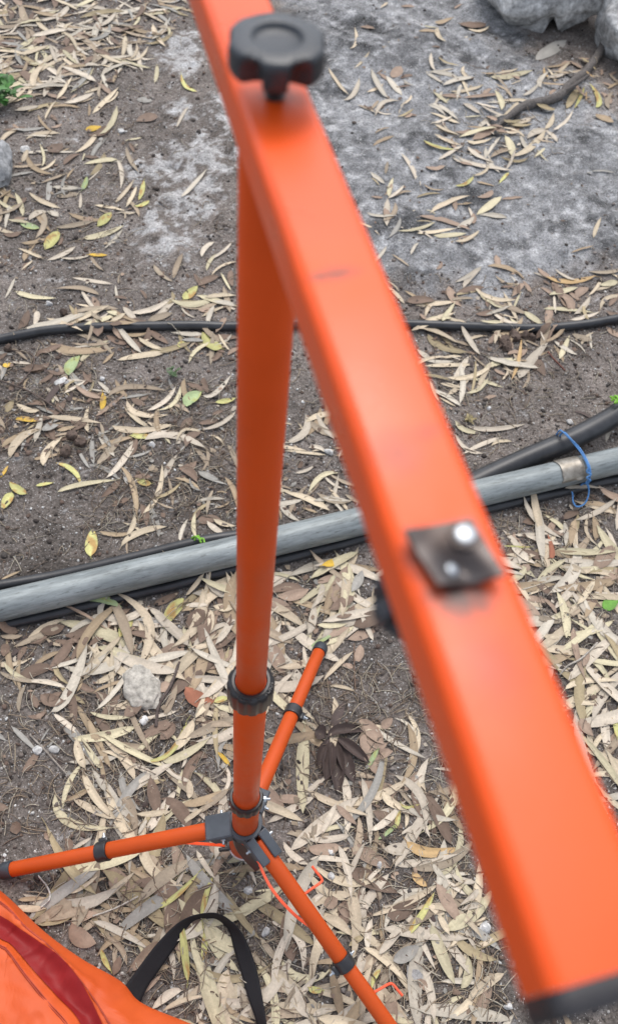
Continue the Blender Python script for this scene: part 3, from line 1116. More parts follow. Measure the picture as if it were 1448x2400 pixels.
BAGP = [  # lines over the bag: photo pixels and height above the ground
    ([(-150, 2010), (0, 2100), (95, 2190), (180, 2258), (272, 2312), (320, 2362), (430, 2412), (560, 2480), (700, 2580)], 0.002),
    ([(-150, 1985), (0, 2086), (100, 2179), (189, 2245), (282, 2299), (331, 2350), (441, 2398), (560, 2450), (720, 2540)], 0.035),
    ([(-150, 2005), (0, 2097), (85, 2185), (160, 2250), (240, 2315), (290, 2372), (370, 2430), (480, 2500), (620, 2600)], 0.065),
    ([(-150, 2030), (0, 2112), (62, 2172), (118, 2218), (165, 2268), (208, 2322), (258, 2398), (310, 2480), (390, 2600)], 0.078),
    ([(-150, 2066), (0, 2145), (50, 2178), (100, 2212), (139, 2240), (188, 2296), (240, 2398), (275, 2490), (310, 2610)], 0.080),
    ([(-150, 2090), (0, 2172), (36, 2194), (78, 2226), (112, 2266), (160, 2336), (214, 2398), (250, 2500), (280, 2615)], 0.075),
    ([(-150, 2120), (0, 2199), (24, 2211), (48, 2236), (80, 2274), (133, 2332), (190, 2398), (225, 2510), (250, 2620)], 0.082),
    ([(-150, 2136), (0, 2214), (18, 2226), (38, 2252), (66, 2290), (112, 2346), (165, 2410), (200, 2520), (225, 2630)], 0.092),
    ([(-150, 2180), (0, 2250), (16, 2262), (30, 2284), (52, 2320), (85, 2372), (130, 2430), (160, 2540), (180, 2650)], 0.098),
    ([(-170, 2250), (-40, 2330), (0, 2352), (16, 2372), (30, 2398), (52, 2440), (80, 2500), (110, 2580), (130, 2680)], 0.112),
    ([(-260, 2380), (-140, 2450), (-90, 2480), (-60, 2510), (-40, 2540), (-20, 2580), (0, 2630), (20, 2700), (40, 2780)], 0.115),
    ([(-420, 2520), (-320, 2580), (-280, 2620), (-250, 2650), (-220, 2690), (-200, 2730), (-180, 2780), (-160, 2840), (-140, 2900)], 0.080),
    ([(-500, 2560), (-400, 2650), (-350, 2690), (-320, 2720), (-290, 2760), (-260, 2800), (-240, 2850), (-220, 2900), (-200, 2960)], 0.004)]
bag_rows = []
for ri, (pxs, h) in enumerate(BAGP):
    pts = []
    for x, y in pxs:
        p = at(x, y, h)
        pts.append(p)
    bag_rows.append(catmull(pts, 9))


def loft(rows, per, offset=0.0, wrinkle=0.0025, seed=0.0):
    nr = len(rows)
    vs, fs = [], []
    cols = list(zip(*rows))
    grid = []
    for cpts in cols:
        grid.append(catmull(cpts, per) if nr > 2 else [cpts[0].lerp(cpts[1], i / per) for i in range(per + 1)])
    nr2 = len(grid[0])
    for gi, g in enumerate(grid):
        for gj, p in enumerate(g):
            k = mnoise.fractal(Vector((p.x * 26, p.y * 26, seed)), 1, 2, 4) + 0.35 * math.sin(p.x * 60 + p.y * 95 + 3 * mnoise.noise(p * 16))
            cr = max(0.0, 1 - 7 * abs(mnoise.noise(Vector((p.x * 9 + p.y * 5, p.y * 7 - p.x * 12, 2.2)))))
            cr += 0.7 * max(0.0, 1 - 8 * abs(mnoise.noise(Vector((p.x * 17 - p.y * 9, p.y * 15, 7.7)))))
            vs.append(p + UP * (offset + wrinkle * k + 0.0034 * cr))
    for i in range(len(grid) - 1):
        for j in range(nr2 - 1):
            q = i * nr2 + j
            fs.append((q, q + 1, q + nr2 + 1, q + nr2))
    return vs, fs


v_, f_ = loft(bag_rows, 7)
zmin = 0.003
v_ = [Vector((p.x, p.y, max(p.z, zmin))) for p in v_]
cen = sum(v_, Vector()) / len(v_)
bag = thing('carrying_bag', (cen.x, cen.y, 0), 'slumped orange fabric bag with a dark red band beside the left tripod leg', 'bag')
bodyo = MB().add(v_, f_).build('bag_body', M['bag'], bag, 180)
v_, f_ = loft([bag_rows[4], bag_rows[5], bag_rows[6]], 8, 0.0025, 0.0025)
MB().add(v_, f_).build('red_band', M['band'], bag, 180)
for row, off in ((3, 0.0014), (7, 0.0014)):
    for sft in (0.0, 0.12):
        pts = []
        for p, q in zip(bag_rows[row], bag_rows[row + 1]):
            c0 = p.lerp(q, sft)
            k = mnoise.fractal(Vector((c0.x * 26, c0.y * 26, 0)), 1, 2, 4) + 0.35 * math.sin(c0.x * 60 + c0.y * 95 + 3 * mnoise.noise(c0 * 16))
            pts.append(c0 + UP * (0.0025 * k + off + 0.0008))
        sweep(MB(), pts, 0.0009, 6).build('seam', M['thread'], bodyo)

# webbing strap: centre line, lift, and the pixel of its other edge gives the twist
ST = [((268, 2346), (318, 2380), 0.020, 0.030), ((308, 2292), (345, 2316), 0.012, 0.026), ((340, 2248), (376, 2270), 0.012, 0.026), ((372, 2208), (408, 2224), 0.010, 0.028),
      ((412, 2168), (438, 2182), 0.008, 0.028), ((448, 2148), (460, 2158), 0.006, 0.030), ((488, 2140), (490, 2153), 0.006, 0.032), ((515, 2143), (508, 2155), 0.006, 0.032),
      ((540, 2158), (524, 2166), 0.006, 0.030), ((562, 2180), (538, 2182), 0.006, 0.026), ((582, 2216), (548, 2222), 0.008, 0.020), ((600, 2266), (564, 2276), 0.010, 0.016),
      ((612, 2320), (580, 2334), 0.010, 0.014), ((624, 2396), (604, 2404), 0.010, 0.022), ((634, 2470), (618, 2474), 0.010, 0.026), ((640, 2560), (612, 2560), 0.012, 0.02)]
ea = catmull([at(a_[0], a_[1], z2) for a_, b_, z1, z2 in ST], 6)
eb = catmull([at(b_[0], b_[1], z1) for a_, b_, z1, z2 in ST], 6)
vs, fs = [], []
W = 6
for p, q in zip(ea, eb):
    for i in range(W + 1):
        vs.append(p.lerp(q, i / W))
for i in range(len(ea) - 1):
    for j in range(W):
        k = i * (W + 1) + j
        fs.append((k, k + 1, k + W + 2, k + W + 1))
strap = MB().add(vs, fs).build('shoulder_strap', M['webbing'], bag, 180)
so = strap.modifiers.new('thickness', 'SOLIDIFY'); so.thickness = 0.0016; so.offset = 0


# ------------------------------------------------------------------ rocks, stones, branch, pods, weeds
def stone(name, px, w_px, h_px, hgt, seed, col, label, cat='stone', sub=3, rot=0.0, group=None, material='rock', sink=0.3, rough=0.25, freq=1.6):
    p = at(px[0], px[1], 0.0)
    z0 = gz(p.x, p.y)
    dep = to_px((p.x, p.y, z0))[2]
    sx = w_px / 2 * dep / FOC
    # a picture height on the ground is foreshortened by the view
    sl = 0.84 if px[1] > 700 else 0.66
    sy = h_px / 2 * dep / FOC / sl
    mb = MB()
    blob(mb, (p.x, p.y, z0 + hgt * (0.5 - sink)), (sx, sy, hgt / 2 * 1.15), seed, sub, rough, None, rot, 0, freq)
    rnd = random.Random(seed)
    for q in mb.v:
        k = 1 + 0.25 * mnoise.fractal(Vector(q) * 60, 1, 2, 4) + rnd.uniform(-0.06, 0.06)
        mb.c.append(tuple(max(0.02, c * k) for c in col))
    o = mb.build(name, M[material], None, 24 if sub < 3 else 55)
    return tag(o, label, cat, group)


LIME = (0.36, 0.36, 0.35)
# the overhanging stones at the top right are lumps much larger than the part in view
for (px, py, zc, size, seed, lab) in (
        (1235, -40, 0.09, (0.165, 0.17, 0.155), 3, 'pale grey boulder with a ragged underside, first from the bar at top right'),
        (1350, -38, 0.10, (0.150, 0.17, 0.175), 8, 'grey boulder in the middle of the top right rock pile'),
        (1500, 84, 0.07, (0.125, 0.20, 0.17), 14, 'grey boulder at the right edge beside the dead branch')):
    c0 = at(px, py, zc)
    mb = MB()
    blob(mb, c0, size, seed, 5, 0.21, None, seed * 0.7, 0, 1.5)
    for q in mb.v:
        k = 1 + 0.5 * mnoise.fractal(Vector(q) * 9, 1, 2, 5) + 0.22 * mnoise.noise(Vector(q) * 70)
        mb.c.append(tuple(max(0.03, c * k) for c in (0.50, 0.50, 0.495)))
    z0 = min(q[2] for q in mb.v)
    tag(mb.build('boulder', M['rock'], None, 60), lab, 'boulder')

stone('rock', (-22, 392), 110, 130, 0.10, 21, (0.34, 0.345, 0.35), 'pale grey rock cut by the left edge beside the thick leaf litter', 'rock', 4, 0.3)
stone('rock', (1462, 118), 60, 60, 0.06, 27, (0.30, 0.30, 0.31), 'small grey rock under the boulder at the right edge', 'rock', 4, 0.3)
stone('stone', (334, 1612), 82, 98, 0.030, 31, (0.47, 0.44, 0.385), 'rough cream white stone in the leaves left of the pole', 'stone', 4, 0.5, sink=0.25, rough=0.22, freq=2.2)
SM = [((339, 1690), 22, 20, 'small white stone just below the rough cream stone'), ((92, 1764), 28, 22, 'white stone chip on bare soil at left, first of two'),
      ((130, 1760), 22, 24, 'white stone chip on bare soil at left, beside a dry stalk'), ((147, 898), 30, 32, 'white angular stone under a dark brown leaf near the left edge'),
      ((115, 708), 20, 12, 'white stone chip above the long hose near the left edge'), ((356, 1046), 16, 16, 'small white stone between two long pale leaves left of the pole'),
      ((1136, 2174), 32, 24, 'bluish white stone chip beside the crossbar near its end cap'), ((1190, 2360), 16, 20, 'small white stone just left of the black end cap'),
      ((776, 2000), 22, 14, 'white stone among pale leaves right of the hub'), ((775, 2055), 18, 16, 'white stone just right of the bent wire hook'),
      ((468, 2078), 24, 20, 'grey white stone below the left leg brace'), ((438, 2037), 16, 14, 'small white stone below the left leg'),
      ((888, 2028), 22, 16, 'white stone among pale leaves midway between hub and bar'), ((622, 2185), 20, 22, 'pale stone above the strap end and left of the front leg'),
      ((584, 2088), 26, 20, 'pale stone between brace and strap'), ((770, 1058), 16, 22, 'bluish stone between the pole and the crossbar'),
      ((242, 890), 14, 12, 'tiny white stone beside the dark leaf near the left edge'), ((1335, 988), 20, 12, 'small buff stone above the thick black pipe'),
      ((1145, 958), 12, 10, 'tiny white stone on the soil right of the bar'), ((60, 350), 26, 16, 'pale stone chip beside the left rock'),
      ((285, 308), 16, 14, 'tiny white stone beside the brown leaf on bare soil, upper left'), ((975, 2285), 50, 34, 'flat grey flaky stone below the front leg hook')]
for i, (p_, w_, h_, lab) in enumerate(SM):
    stone('stone', p_, w_, h_, 0.012, 40 + i, (0.58, 0.57, 0.55) if 'grey' not in lab else (0.38, 0.37, 0.36), lab, 'stone', 2, i * 0.7, sink=0.25)

# dead branch at top right
bp = [(1150, 312), (1175, 288), (1212, 262), (1245, 242), (1275, 234), (1308, 226), (1335, 204), (1352, 186), (1375, 160), (1392, 138), (1408, 112), (1420, 92)]
bpp = [at(x, y, 0.028 if 2 < i < 10 else 0.022) for i, (x, y) in enumerate(bp)]
for p in bpp:
    p.z = gz(p.x, p.y) + 0.016
bpp = catmull(bpp, 5)
rad = [0.005 + 0.009 * min(1, i / 14) + 0.003 * mnoise.noise(Vector((i * 0.4, 0, 0))) for i in range(len(bpp))]
mb = sweep(MB(), bpp, rad, 12, True, (0.15, 0.135, 0.125), 1.0, 0.14)
fork = catmull([bpp[26], bpp[26] + Vector((0.05, 0.03, 0.03)), bpp[26] + Vector((0.09, 0.10, 0.02))], 6)
sweep(mb, fork, [0.008 - 0.006 * i / len(fork) for i in range(len(fork))], 8, True, (0.14, 0.125, 0.115))
tag(mb.build('branch', M['wood'], None, 60), 'grey weathered branch lying on leaves below the boulders', 'branch')
stamp_path(bpp, 0.014)

# woody seed pods by the long hose and at the left
for i, (x, y, w_, h_, lab) in enumerate([
        (1180, 796, 32, 34, 'brown seed pod, leftmost of the cluster under the long hose'), (1205, 790, 26, 26, 'brown seed pod, middle of the cluster under the long hose'),
        (1228, 788, 22, 22, 'brown seed pod in the cluster under the long hose, second from its right'), (1246, 792, 20, 22, 'brown seed pod, rightmost of the cluster under the long hose'),
        (1186, 812, 26, 22, 'brown seed pod, lowest of the cluster under the long hose'), (1195, 776, 24, 18, 'brown seed pod, topmost of the cluster under the long hose'),
        (156, 1060, 30, 24, 'brown seed pod at left, in bare dark soil above the pipe'), (172, 1024, 28, 22, 'brown seed pod at left, upper of the pair on the dark soil'),
        (190, 1040, 26, 24, 'brown seed pod at left, right of its neighbours on the dark soil'), (20, 818, 18, 14, 'dark seed pod at the left edge below the long hose'),
        (150, 734, 16, 14, 'dark seed pod just above the long hose at left')]):
    stone('seed_pod', (x, y), w_, h_, 0.022, 90 + i, (0.125, 0.09, 0.072), lab, 'seed pod', 3, i * 1.1, None, 'pod', 0.2, 0.4, 3.0)


def leaflet(mb, base, dirv, up, L, w, col, curl=0.2):
    dirv = Vector(dirv).normalized(); up = Vector(up).normalized()
    s = dirv.cross(up).normalized()
    vs, fs, cs = [], [], []
    n_ = 5
    for i in range(n_ + 1):
        t = i / n_
        ww = w * math.sin(math.pi * min(1, 0.08 + t * 0.92)) ** 0.8
        c = Vector(base) + dirv * (L * t) + up * (curl * L * t * (1 - t) * 1.2)
        for k in (-1, 0, 1):
            vs.append(c + s * (ww * k) + up * (abs(k) * ww * 0.25))
            cs.append(tuple(x * (1.15 if k == 0 else 1) for x in col))
    for i in range(n_):
        for k in range(2):
            q = i * 3 + k
            fs.append((q, q + 1, q + 4, q + 3))
    mb.add(vs, fs, cs)


def weed(name, px, n_st, h, spread, seed, label, col=(0.06, 0.17, 0.035), leaf=0.02):
    rnd = random.Random(seed)
    p = at(*px, 0); p.z = gz(p.x, p.y)
    t = thing(name, p, label, 'plant')
    st, lv = MB(), MB()
    for i in range(n_st):
        a = rnd.uniform(0, 6.28)
        e = p + Vector((math.cos(a) * spread * rnd.uniform(0.3, 1), math.sin(a) * spread * rnd.uniform(0.3, 1), h * rnd.uniform(0.5, 1)))
        path = catmull([p, p.lerp(e, 0.5) + UP * h * 0.25, e], 5)
        sweep(st, path, 0.0010, 5, True, (0.10, 0.17, 0.05))
        for k in range(9):
            c = path[min(len(path) - 1, 2 + k)]
            b_ = rnd.uniform(0, 6.28)
            v = rnd.uniform(0.6, 1.35)
            leaflet(lv, c, (math.cos(b_), math.sin(b_), rnd.uniform(0, 0.6)), (0, 0, 1), leaf * rnd.uniform(0.6, 1.3), leaf * 0.22, tuple(x * v for x in col))
    st.build('stem', M['fresh'], t, 180)
    o = lv.build('foliage', M['fresh'], t, 180); o['kind'] = 'stuff'


weed('weed', (-6, 246), 16, 0.07, 0.085, 5, 'leafy dark green weed at the left edge in the thick litter', leaf=0.034)
weed('seedling', (407, 884), 5, 0.018, 0.016, 6, 'tiny green seedling on bare soil left of the pole', leaf=0.010, col=(0.075, 0.125, 0.055))
weed('seedling', (1100, 985), 3, 0.01, 0.01, 9, 'tiny dry grass tuft on the soil right of the bar', (0.25, 0.2, 0.09), 0.012)

# ------------------------------------------------------------------ fallen leaves
PAL = {'p': (0.520, 0.452, 0.360), 't': (0.335, 0.265, 0.190), 'b': (0.180, 0.125, 0.092), 'd': (0.082, 0.060, 0.053), 'r': (0.270, 0.105, 0.060),
       'y': (0.620, 0.400, 0.060), 'g': (0.300, 0.370, 0.190), 'G': (0.160, 0.360, 0.060), 'l': (0.500, 0.480, 0.195), 'k': (0.320, 0.232, 0.172), 's': (0.300, 0.285, 0.255), 'o': (0.460, 0.310, 0.150)}
NAMES = {'p': 'pale tan', 't': 'tan', 'b': 'brown', 'd': 'dark brown', 'r': 'rust red', 'y': 'bright yellow', 'g': 'pale green', 'G': 'fresh green', 'l': 'yellow green', 'k': 'pinkish brown', 's': 'grey', 'o': 'orange tan'}
TRACED = {
    (0, 0): """590 275 650 265 695 210 14 p;430 510 490 460 555 395 18 p;465 615 520 570 548 480 22 p;350 700 410 660 450 605 22 p;565 870 570 800 550 740 22 p;725 380 735 330 735 290 20 p;850 340 870 400 925 430 16 l;830 600 850 550 885 505 14 p;850 935 900 880 970 800 18 p;480 340 490 370 505 400 18 p;470 305 495 290 495 265 16 p;460 225 520 220 590 210 10 t;300 465 370 455 440 420 20 p;205 440 220 400 245 350 22 p;265 450 300 410 340 350 16 p;180 480 130 490 65 500 20 p;120 635 190 605 280 605 18 p;195 760 205 720 185 660 14 p;220 680 255 680 290 655 50 b;640 560 690 545 740 540 40 b;400 590 435 585 475 580 26 y;100 740 115 720 130 680 20 p;390 745 470 740 550 740 18 p;590 670 610 740 650 810 22 t;630 950 665 950 700 935 20 l;650 930 665 890 675 840 22 l;590 955 620 910 640 860 18 p;540 930 575 900 630 830 16 p;455 1040 485 1020 520 980 36 l;205 1140 240 1100 265 1050 50 l;90 1015 130 1030 180 1040 26 g;380 865 395 840 405 800 22 g;385 1090 480 1075 580 1045 24 p;30 1005 90 1010 135 1015 14 p;440 935 510 950 590 975 14 p;260 890 310 885 370 885 26 t;240 850 300 855 370 860 20 p;370 950 375 920 375 880 16 p;255 1030 340 1030 440 1015 20 t;215 1190 290 1165 350 1125 18 p;410 1165 455 1165 500 1165 16 y;130 1000 170 970 215 960 26 p;215 960 245 970 270 985 24 p;485 1140 530 1100 575 1060 14 p;95 1110 150 1110 220 1085 18 t;200 1190 140 1160 80 1140 16 p;945 1190 960 1150 1005 1120 22 p;990 1200 1050 1160 1090 1110 12 p;610 280 640 240 640 200 12 p;740 130 780 130 830 125 14 t;430 125 500 110 545 60 18 p;150 160 230 150 320 145 20 p;0 150 50 150 100 150 10 p;400 310 430 300 470 310 14 p;640 460 680 460 715 460 26 s""",
    (724, 0): """190 245 220 210 212 140 16 p;90 325 130 380 185 435 14 p;160 455 210 430 238 350 20 p;290 325 330 400 370 450 22 p;360 350 400 400 435 450 22 p;310 540 350 480 420 470 18 p;440 485 470 470 478 440 10 p;390 360 410 335 430 310 44 k;600 140 600 180 640 205 18 p;745 125 800 130 850 100 12 p;705 100 770 105 840 95 24 b;590 120 620 100 680 75 18 t;510 160 560 160 600 165 12 t;570 260 570 310 590 345 18 p;545 340 580 370 630 405 14 p;560 350 630 360 700 385 16 p;625 410 690 390 770 390 18 p;570 480 630 500 700 555 18 p;580 435 620 460 650 480 16 p;690 480 700 430 710 410 18 p;720 465 800 460 890 450 14 k;720 490 760 510 800 535 18 p;850 360 920 360 1045 335 20 p;870 345 930 335 980 320 10 p;1065 270 1120 230 1210 170 44 s;870 395 920 430 950 470 12 t;910 540 950 520 975 490 22 p;585 595 640 630 710 645 16 p;700 650 780 635 865 650 18 p;735 665 790 680 850 675 18 p;865 655 920 650 990 640 12 p;580 660 640 680 710 695 16 p;530 690 600 715 680 720 16 l;600 775 650 740 720 690 16 p;740 690 790 740 865 775 20 p;830 750 850 710 890 665 16 p;690 755 790 785 950 805 20 p;910 660 935 700 945 745 32 p;945 750 1030 710 1100 630 28 p;1015 670 1060 630 1120 620 28 p;1100 620 1130 580 1145 530 24 p;930 620 980 590 1060 555 20 p;900 600 950 595 1020 560 14 t;1130 640 1190 590 1235 520 16 p;1100 630 1130 650 1155 685 16 p;1205 510 1230 470 1260 430 34 t;1240 510 1265 470 1280 430 16 l;1340 510 1355 470 1310 400 22 l;1080 420 1080 380 1130 325 24 p;1000 450 1040 430 1080 400 14 p;1110 380 1170 340 1225 285 12 p;1110 365 1160 370 1200 350 16 p;1340 540 1380 570 1420 590 34 t;920 800 940 770 960 720 14 p;890 860 915 830 935 810 14 l;680 885 730 880 765 845 14 l;780 865 820 870 870 880 10 t;425 745 480 810 525 905 20 p;285 825 320 860 350 885 16 p;360 1085 360 1020 365 950 32 p;365 945 410 920 440 885 14 p;370 940 375 900 390 855 22 p;270 1010 320 1030 405 1035 14 p;370 1125 410 1080 425 1035 20 s;410 1100 500 1080 590 1045 18 p;565 1005 640 960 750 925 20 p;515 1025 620 1030 755 1090 22 k;505 1100 580 1090 690 1075 18 p;690 1075 740 1050 770 1020 26 p;580 1110 660 1110 735 1100 20 p;785 1000 840 970 900 925 32 p;800 1005 860 1010 925 1025 20 p;900 940 950 930 1000 930 14 k;680 1145 740 1130 800 1080 18 p;1325 1130 1335 1090 1360 1035 20 p;475 1200 490 1170 510 1155 14 p;1320 805 1370 805 1430 815 8 s;1050 510 1110 520 1150 515 24 t""",
    (0, 600): """70 145 150 170 260 180 24 p;260 130 370 135 465 165 22 t;335 80 420 90 525 110 16 p;80 320 110 290 130 235 34 b;155 310 170 270 165 235 30 p;860 190 890 160 925 125 38 l;930 125 970 100 1025 80 30 b;125 350 260 310 410 255 34 p;290 330 400 270 515 230 24 p;430 260 450 290 485 320 22 t;520 315 560 290 590 265 20 p;575 225 610 270 640 310 28 p;610 255 710 240 810 185 24 p;695 305 750 280 810 260 30 t;800 200 900 215 1000 180 26 p;960 180 1030 165 1105 165 22 p;980 195 1050 200 1105 215 20 p;500 250 540 265 580 270 20 p;235 395 350 440 540 420 34 t;335 400 420 410 520 405 14 t;545 325 600 390 665 450 26 p;580 365 640 370 690 360 22 t;650 380 700 410 780 435 22 p;700 355 740 370 790 400 28 b;550 480 650 460 770 445 26 p;480 500 510 470 535 440 18 t;500 365 550 390 600 405 30 b;800 355 900 360 960 355 20 p;950 350 990 400 1040 430 54 l;840 425 850 410 870 400 26 l;1025 360 1050 400 1080 430 12 p;850 390 900 390 955 390 20 s;15 510 30 500 50 490 26 y;320 550 335 500 375 460 50 g;260 630 300 580 400 580 20 p;215 690 250 630 320 570 28 d;110 520 150 510 210 515 36 b;300 640 350 610 405 575 14 p;355 605 410 640 475 665 24 k;475 715 485 670 480 630 30 y;75 680 130 710 185 715 24 p;70 755 110 755 170 770 26 y;450 745 510 700 590 645 20 k;540 575 570 630 600 660 22 t;510 660 600 610 780 630 24 t;690 725 770 680 825 605 22 p;740 725 820 680 845 605 20 p;595 675 650 735 790 740 26 p;580 695 640 760 700 790 20 p;690 770 740 790 805 785 24 p;525 790 640 815 805 790 30 p;610 840 670 840 725 840 26 l;680 860 800 830 965 895 36 p;875 700 895 660 945 625 56 g;950 640 1010 630 1085 535 22 p;1010 670 1060 665 1105 650 22 l;940 805 1040 770 1105 705 20 p;220 745 340 755 475 775 22 p;40 930 90 850 200 800 34 p;160 860 180 800 200 740 28 p;5 880 60 840 170 810 26 t;200 970 220 900 290 840 36 p;195 810 230 800 275 790 34 s;265 810 310 800 350 790 22 t;455 970 510 910 580 830 30 t;500 1030 570 960 640 860 28 p;610 930 630 900 640 850 24 b;260 955 340 990 375 1055 24 l;265 1085 370 1060 545 1040 22 p;635 1025 670 1050 710 1055 30 l;565 980 620 1060 640 1200 28 t;670 1195 740 1100 760 970 26 p;770 1030 790 980 830 925 26 p;910 890 950 930 980 975 22 t;930 1000 970 1020 1025 1040 30 s;165 1060 200 1055 245 1045 18 l;40 1040 80 1080 120 1100 42 l;5 1170 30 1130 50 1090 44 l;490 830 500 860 520 890 20 s;440 970 430 900 435 830 24 s;970 1200 980 1130 1005 1080 18 t;910 1150 970 1130 1060 1130 16 p;0 1020 15 1000 35 970 14 y;30 720 40 690 60 660 40 t;0 770 30 765 60 750 40 d""",
    (724, 600): """725 140 750 100 800 75 24 p;545 285 610 275 690 250 18 p;560 280 620 285 680 285 16 p;775 140 850 190 970 205 20 p;795 165 850 210 930 240 12 p;665 190 720 185 775 190 12 t;830 260 890 245 950 225 14 p;1110 95 1220 110 1340 95 24 o;1150 60 1200 90 1250 105 12 p;1125 180 1190 160 1260 140 26 p;1100 245 1200 240 1335 260 18 p;1245 265 1290 230 1320 180 24 p;1310 180 1350 140 1370 100 16 p;1360 130 1410 125 1448 115 24 p;1220 300 1290 290 1360 265 16 p;1010 250 1050 280 1100 310 30 p;945 275 965 295 990 310 14 p;790 305 860 295 910 300 18 p;480 345 570 335 700 395 22 p;560 350 620 400 745 435 34 t;740 385 790 360 840 355 14 p;860 355 960 350 1055 345 18 t;510 415 540 440 570 460 24 p;545 495 660 490 780 495 18 p;835 450 950 490 1100 505 28 p;990 555 1040 480 1120 400 44 p;955 560 985 480 1000 370 18 o;650 560 750 555 860 500 22 p;790 620 820 550 860 480 24 p;710 680 725 580 710 480 28 p;760 640 780 560 785 465 14 t;740 630 800 610 845 555 18 p;1175 475 1200 420 1225 360 28 p;1150 380 1200 420 1260 455 18 p;1235 355 1280 380 1325 400 26 t;690 755 730 800 810 810 22 p;745 770 840 800 1020 770 22 p;690 820 740 890 820 910 20 p;720 920 810 870 910 830 20 p;860 870 900 850 960 850 14 p;1385 880 1390 850 1410 820 22 p;1245 710 1290 720 1325 745 14 d;1185 1110 1270 1090 1380 1090 18 p;1290 1150 1370 1150 1448 1180 22 t;0 1100 60 1020 140 1000 26 p;50 1180 110 1120 140 1010 22 p;60 1005 110 1050 160 1075 14 p;0 880 40 880 80 905 18 p""",
    (0, 1200): """430 62 425 125 420 188 60 l;565 140 640 80 780 55 30 p;460 70 540 85 630 75 20 t;590 90 620 50 630 0 24 p;970 30 1000 60 1050 90 28 p;1000 20 1050 45 1105 50 26 p;845 130 850 80 880 20 20 p;0 300 40 280 90 258 12 t;380 430 450 405 570 440 45 g;770 520 810 450 860 395 60 l;560 580 590 520 620 480 50 l;305 450 400 480 510 545 18 k;510 520 600 490 700 445 34 p;700 440 740 470 780 490 30 p;640 500 760 510 840 570 30 s;720 470 800 530 890 620 44 p;685 690 780 670 890 640 38 p;890 630 950 620 1005 600 24 p;900 635 1000 680 1105 720 30 p;720 600 690 570 600 560 40 b;240 930 330 830 410 600 50 p;390 780 470 680 570 570 36 p;350 770 430 720 500 660 30 p;440 790 500 770 550 740 30 p;540 750 560 680 560 600 28 p;510 880 520 780 525 640 26 p;450 920 540 830 640 680 24 p;235 720 290 660 340 580 45 b;330 690 370 630 420 570 36 b;190 550 240 545 300 520 50 b;300 570 400 550 470 480 44 b;150 725 200 680 280 645 24 t;20 700 60 750 150 790 24 p;0 745 70 775 200 790 22 t;90 935 90 870 120 800 22 t;130 790 220 790 310 820 24 p;190 850 240 880 300 880 60 b;320 830 340 900 345 990 44 b;250 940 300 980 380 1040 28 p;360 900 400 970 470 1100 30 t;360 1060 370 1130 400 1200 44 p;410 960 460 1080 520 1198 38 t;445 930 480 990 520 1040 44 b;600 885 640 1000 715 1130 28 t;470 1030 600 1110 790 1195 32 p;680 1165 800 1120 875 970 24 l;800 1110 860 1060 910 960 50 p;760 1160 850 1140 980 1060 40 p;770 940 800 880 830 800 36 t;870 810 930 870 1005 880 80 r;1005 890 1040 870 1080 860 30 l;740 830 770 810 800 790 50 k;1010 610 1080 510 1105 420 34 p;985 560 990 500 985 450 34 p;920 990 950 930 990 890 46 t;960 1000 1020 990 1095 1000 30 t;870 430 920 430 980 430 24 p;1000 430 1040 440 1090 450 40 p;870 530 920 490 960 460 70 b;720 420 770 400 840 360 34 b;870 380 910 350 960 300 20 p;970 300 1000 360 1080 400 26 p;420 930 500 960 610 960 22 p;0 540 40 545 80 555 50 b;0 575 50 580 105 570 22 t;45 670 90 620 130 565 28 d;85 690 100 650 125 620 30 b;0 650 25 645 45 650 60 b;380 1050 440 1150 480 1200 30 p;850 1195 870 1150 860 1100 16 p;1020 1120 1050 1150 1075 1180 22 y;480 1120 560 1140 640 1200 24 p;750 1060 790 1020 810 980 60 b""",
    (724, 1200): """60 255 110 235 165 205 36 y;120 415 140 340 180 250 60 k;200 370 230 320 250 270 46 s;100 450 160 420 210 390 50 b;130 490 180 470 215 430 40 b;0 560 20 490 25 410 40 p;40 520 100 525 180 515 26 p;20 440 60 370 60 320 30 p;70 390 100 330 120 290 24 p;240 470 280 540 305 590 24 p;0 630 60 590 130 545 24 g;70 780 130 710 210 640 24 p;100 800 150 805 220 825 16 p;225 690 240 650 245 605 44 k;340 1000 365 985 395 955 44 k;155 700 190 705 210 715 24 k;305 995 400 1070 550 1150 24 p;280 1195 300 1150 325 1110 24 g;110 1000 140 940 165 880 50 d;920 195 1000 200 1060 205 20 p;945 155 990 190 1060 240 34 p;910 155 970 160 1045 160 8 l;985 250 1010 260 1030 245 40 k;1080 395 1130 430 1160 475 18 k;1160 375 1200 480 1205 590 40 p;1200 30 1210 90 1205 150 24 p;1230 150 1240 80 1255 20 34 t;1350 120 1350 60 1340 0 34 t;1160 170 1280 180 1448 175 36 p;1180 220 1260 225 1350 215 24 p;1180 255 1240 260 1300 285 30 p;1190 260 1260 340 1255 450 26 t;1290 500 1330 420 1380 340 36 t;1250 440 1300 380 1340 310 30 p;1215 490 1250 470 1280 450 20 t;1375 450 1410 430 1448 400 60 G;1170 650 1270 590 1380 490 34 p;1220 500 1290 540 1330 580 14 p;1310 570 1350 540 1370 500 20 p;1340 560 1400 620 1448 700 30 p;1240 540 1245 640 1290 780 30 k;1200 830 1290 790 1448 790 30 p;1235 885 1320 890 1420 880 22 p;1380 820 1410 830 1448 830 18 p;1400 910 1395 1000 1420 1160 44 p;1420 920 1440 980 1448 1050 22 l;1280 960 1300 1000 1340 1040 50 k;1090 580 1140 585 1190 575 26 p;1280 730 1295 690 1310 660 30 k;1130 210 1140 180 1120 100 26 r""",
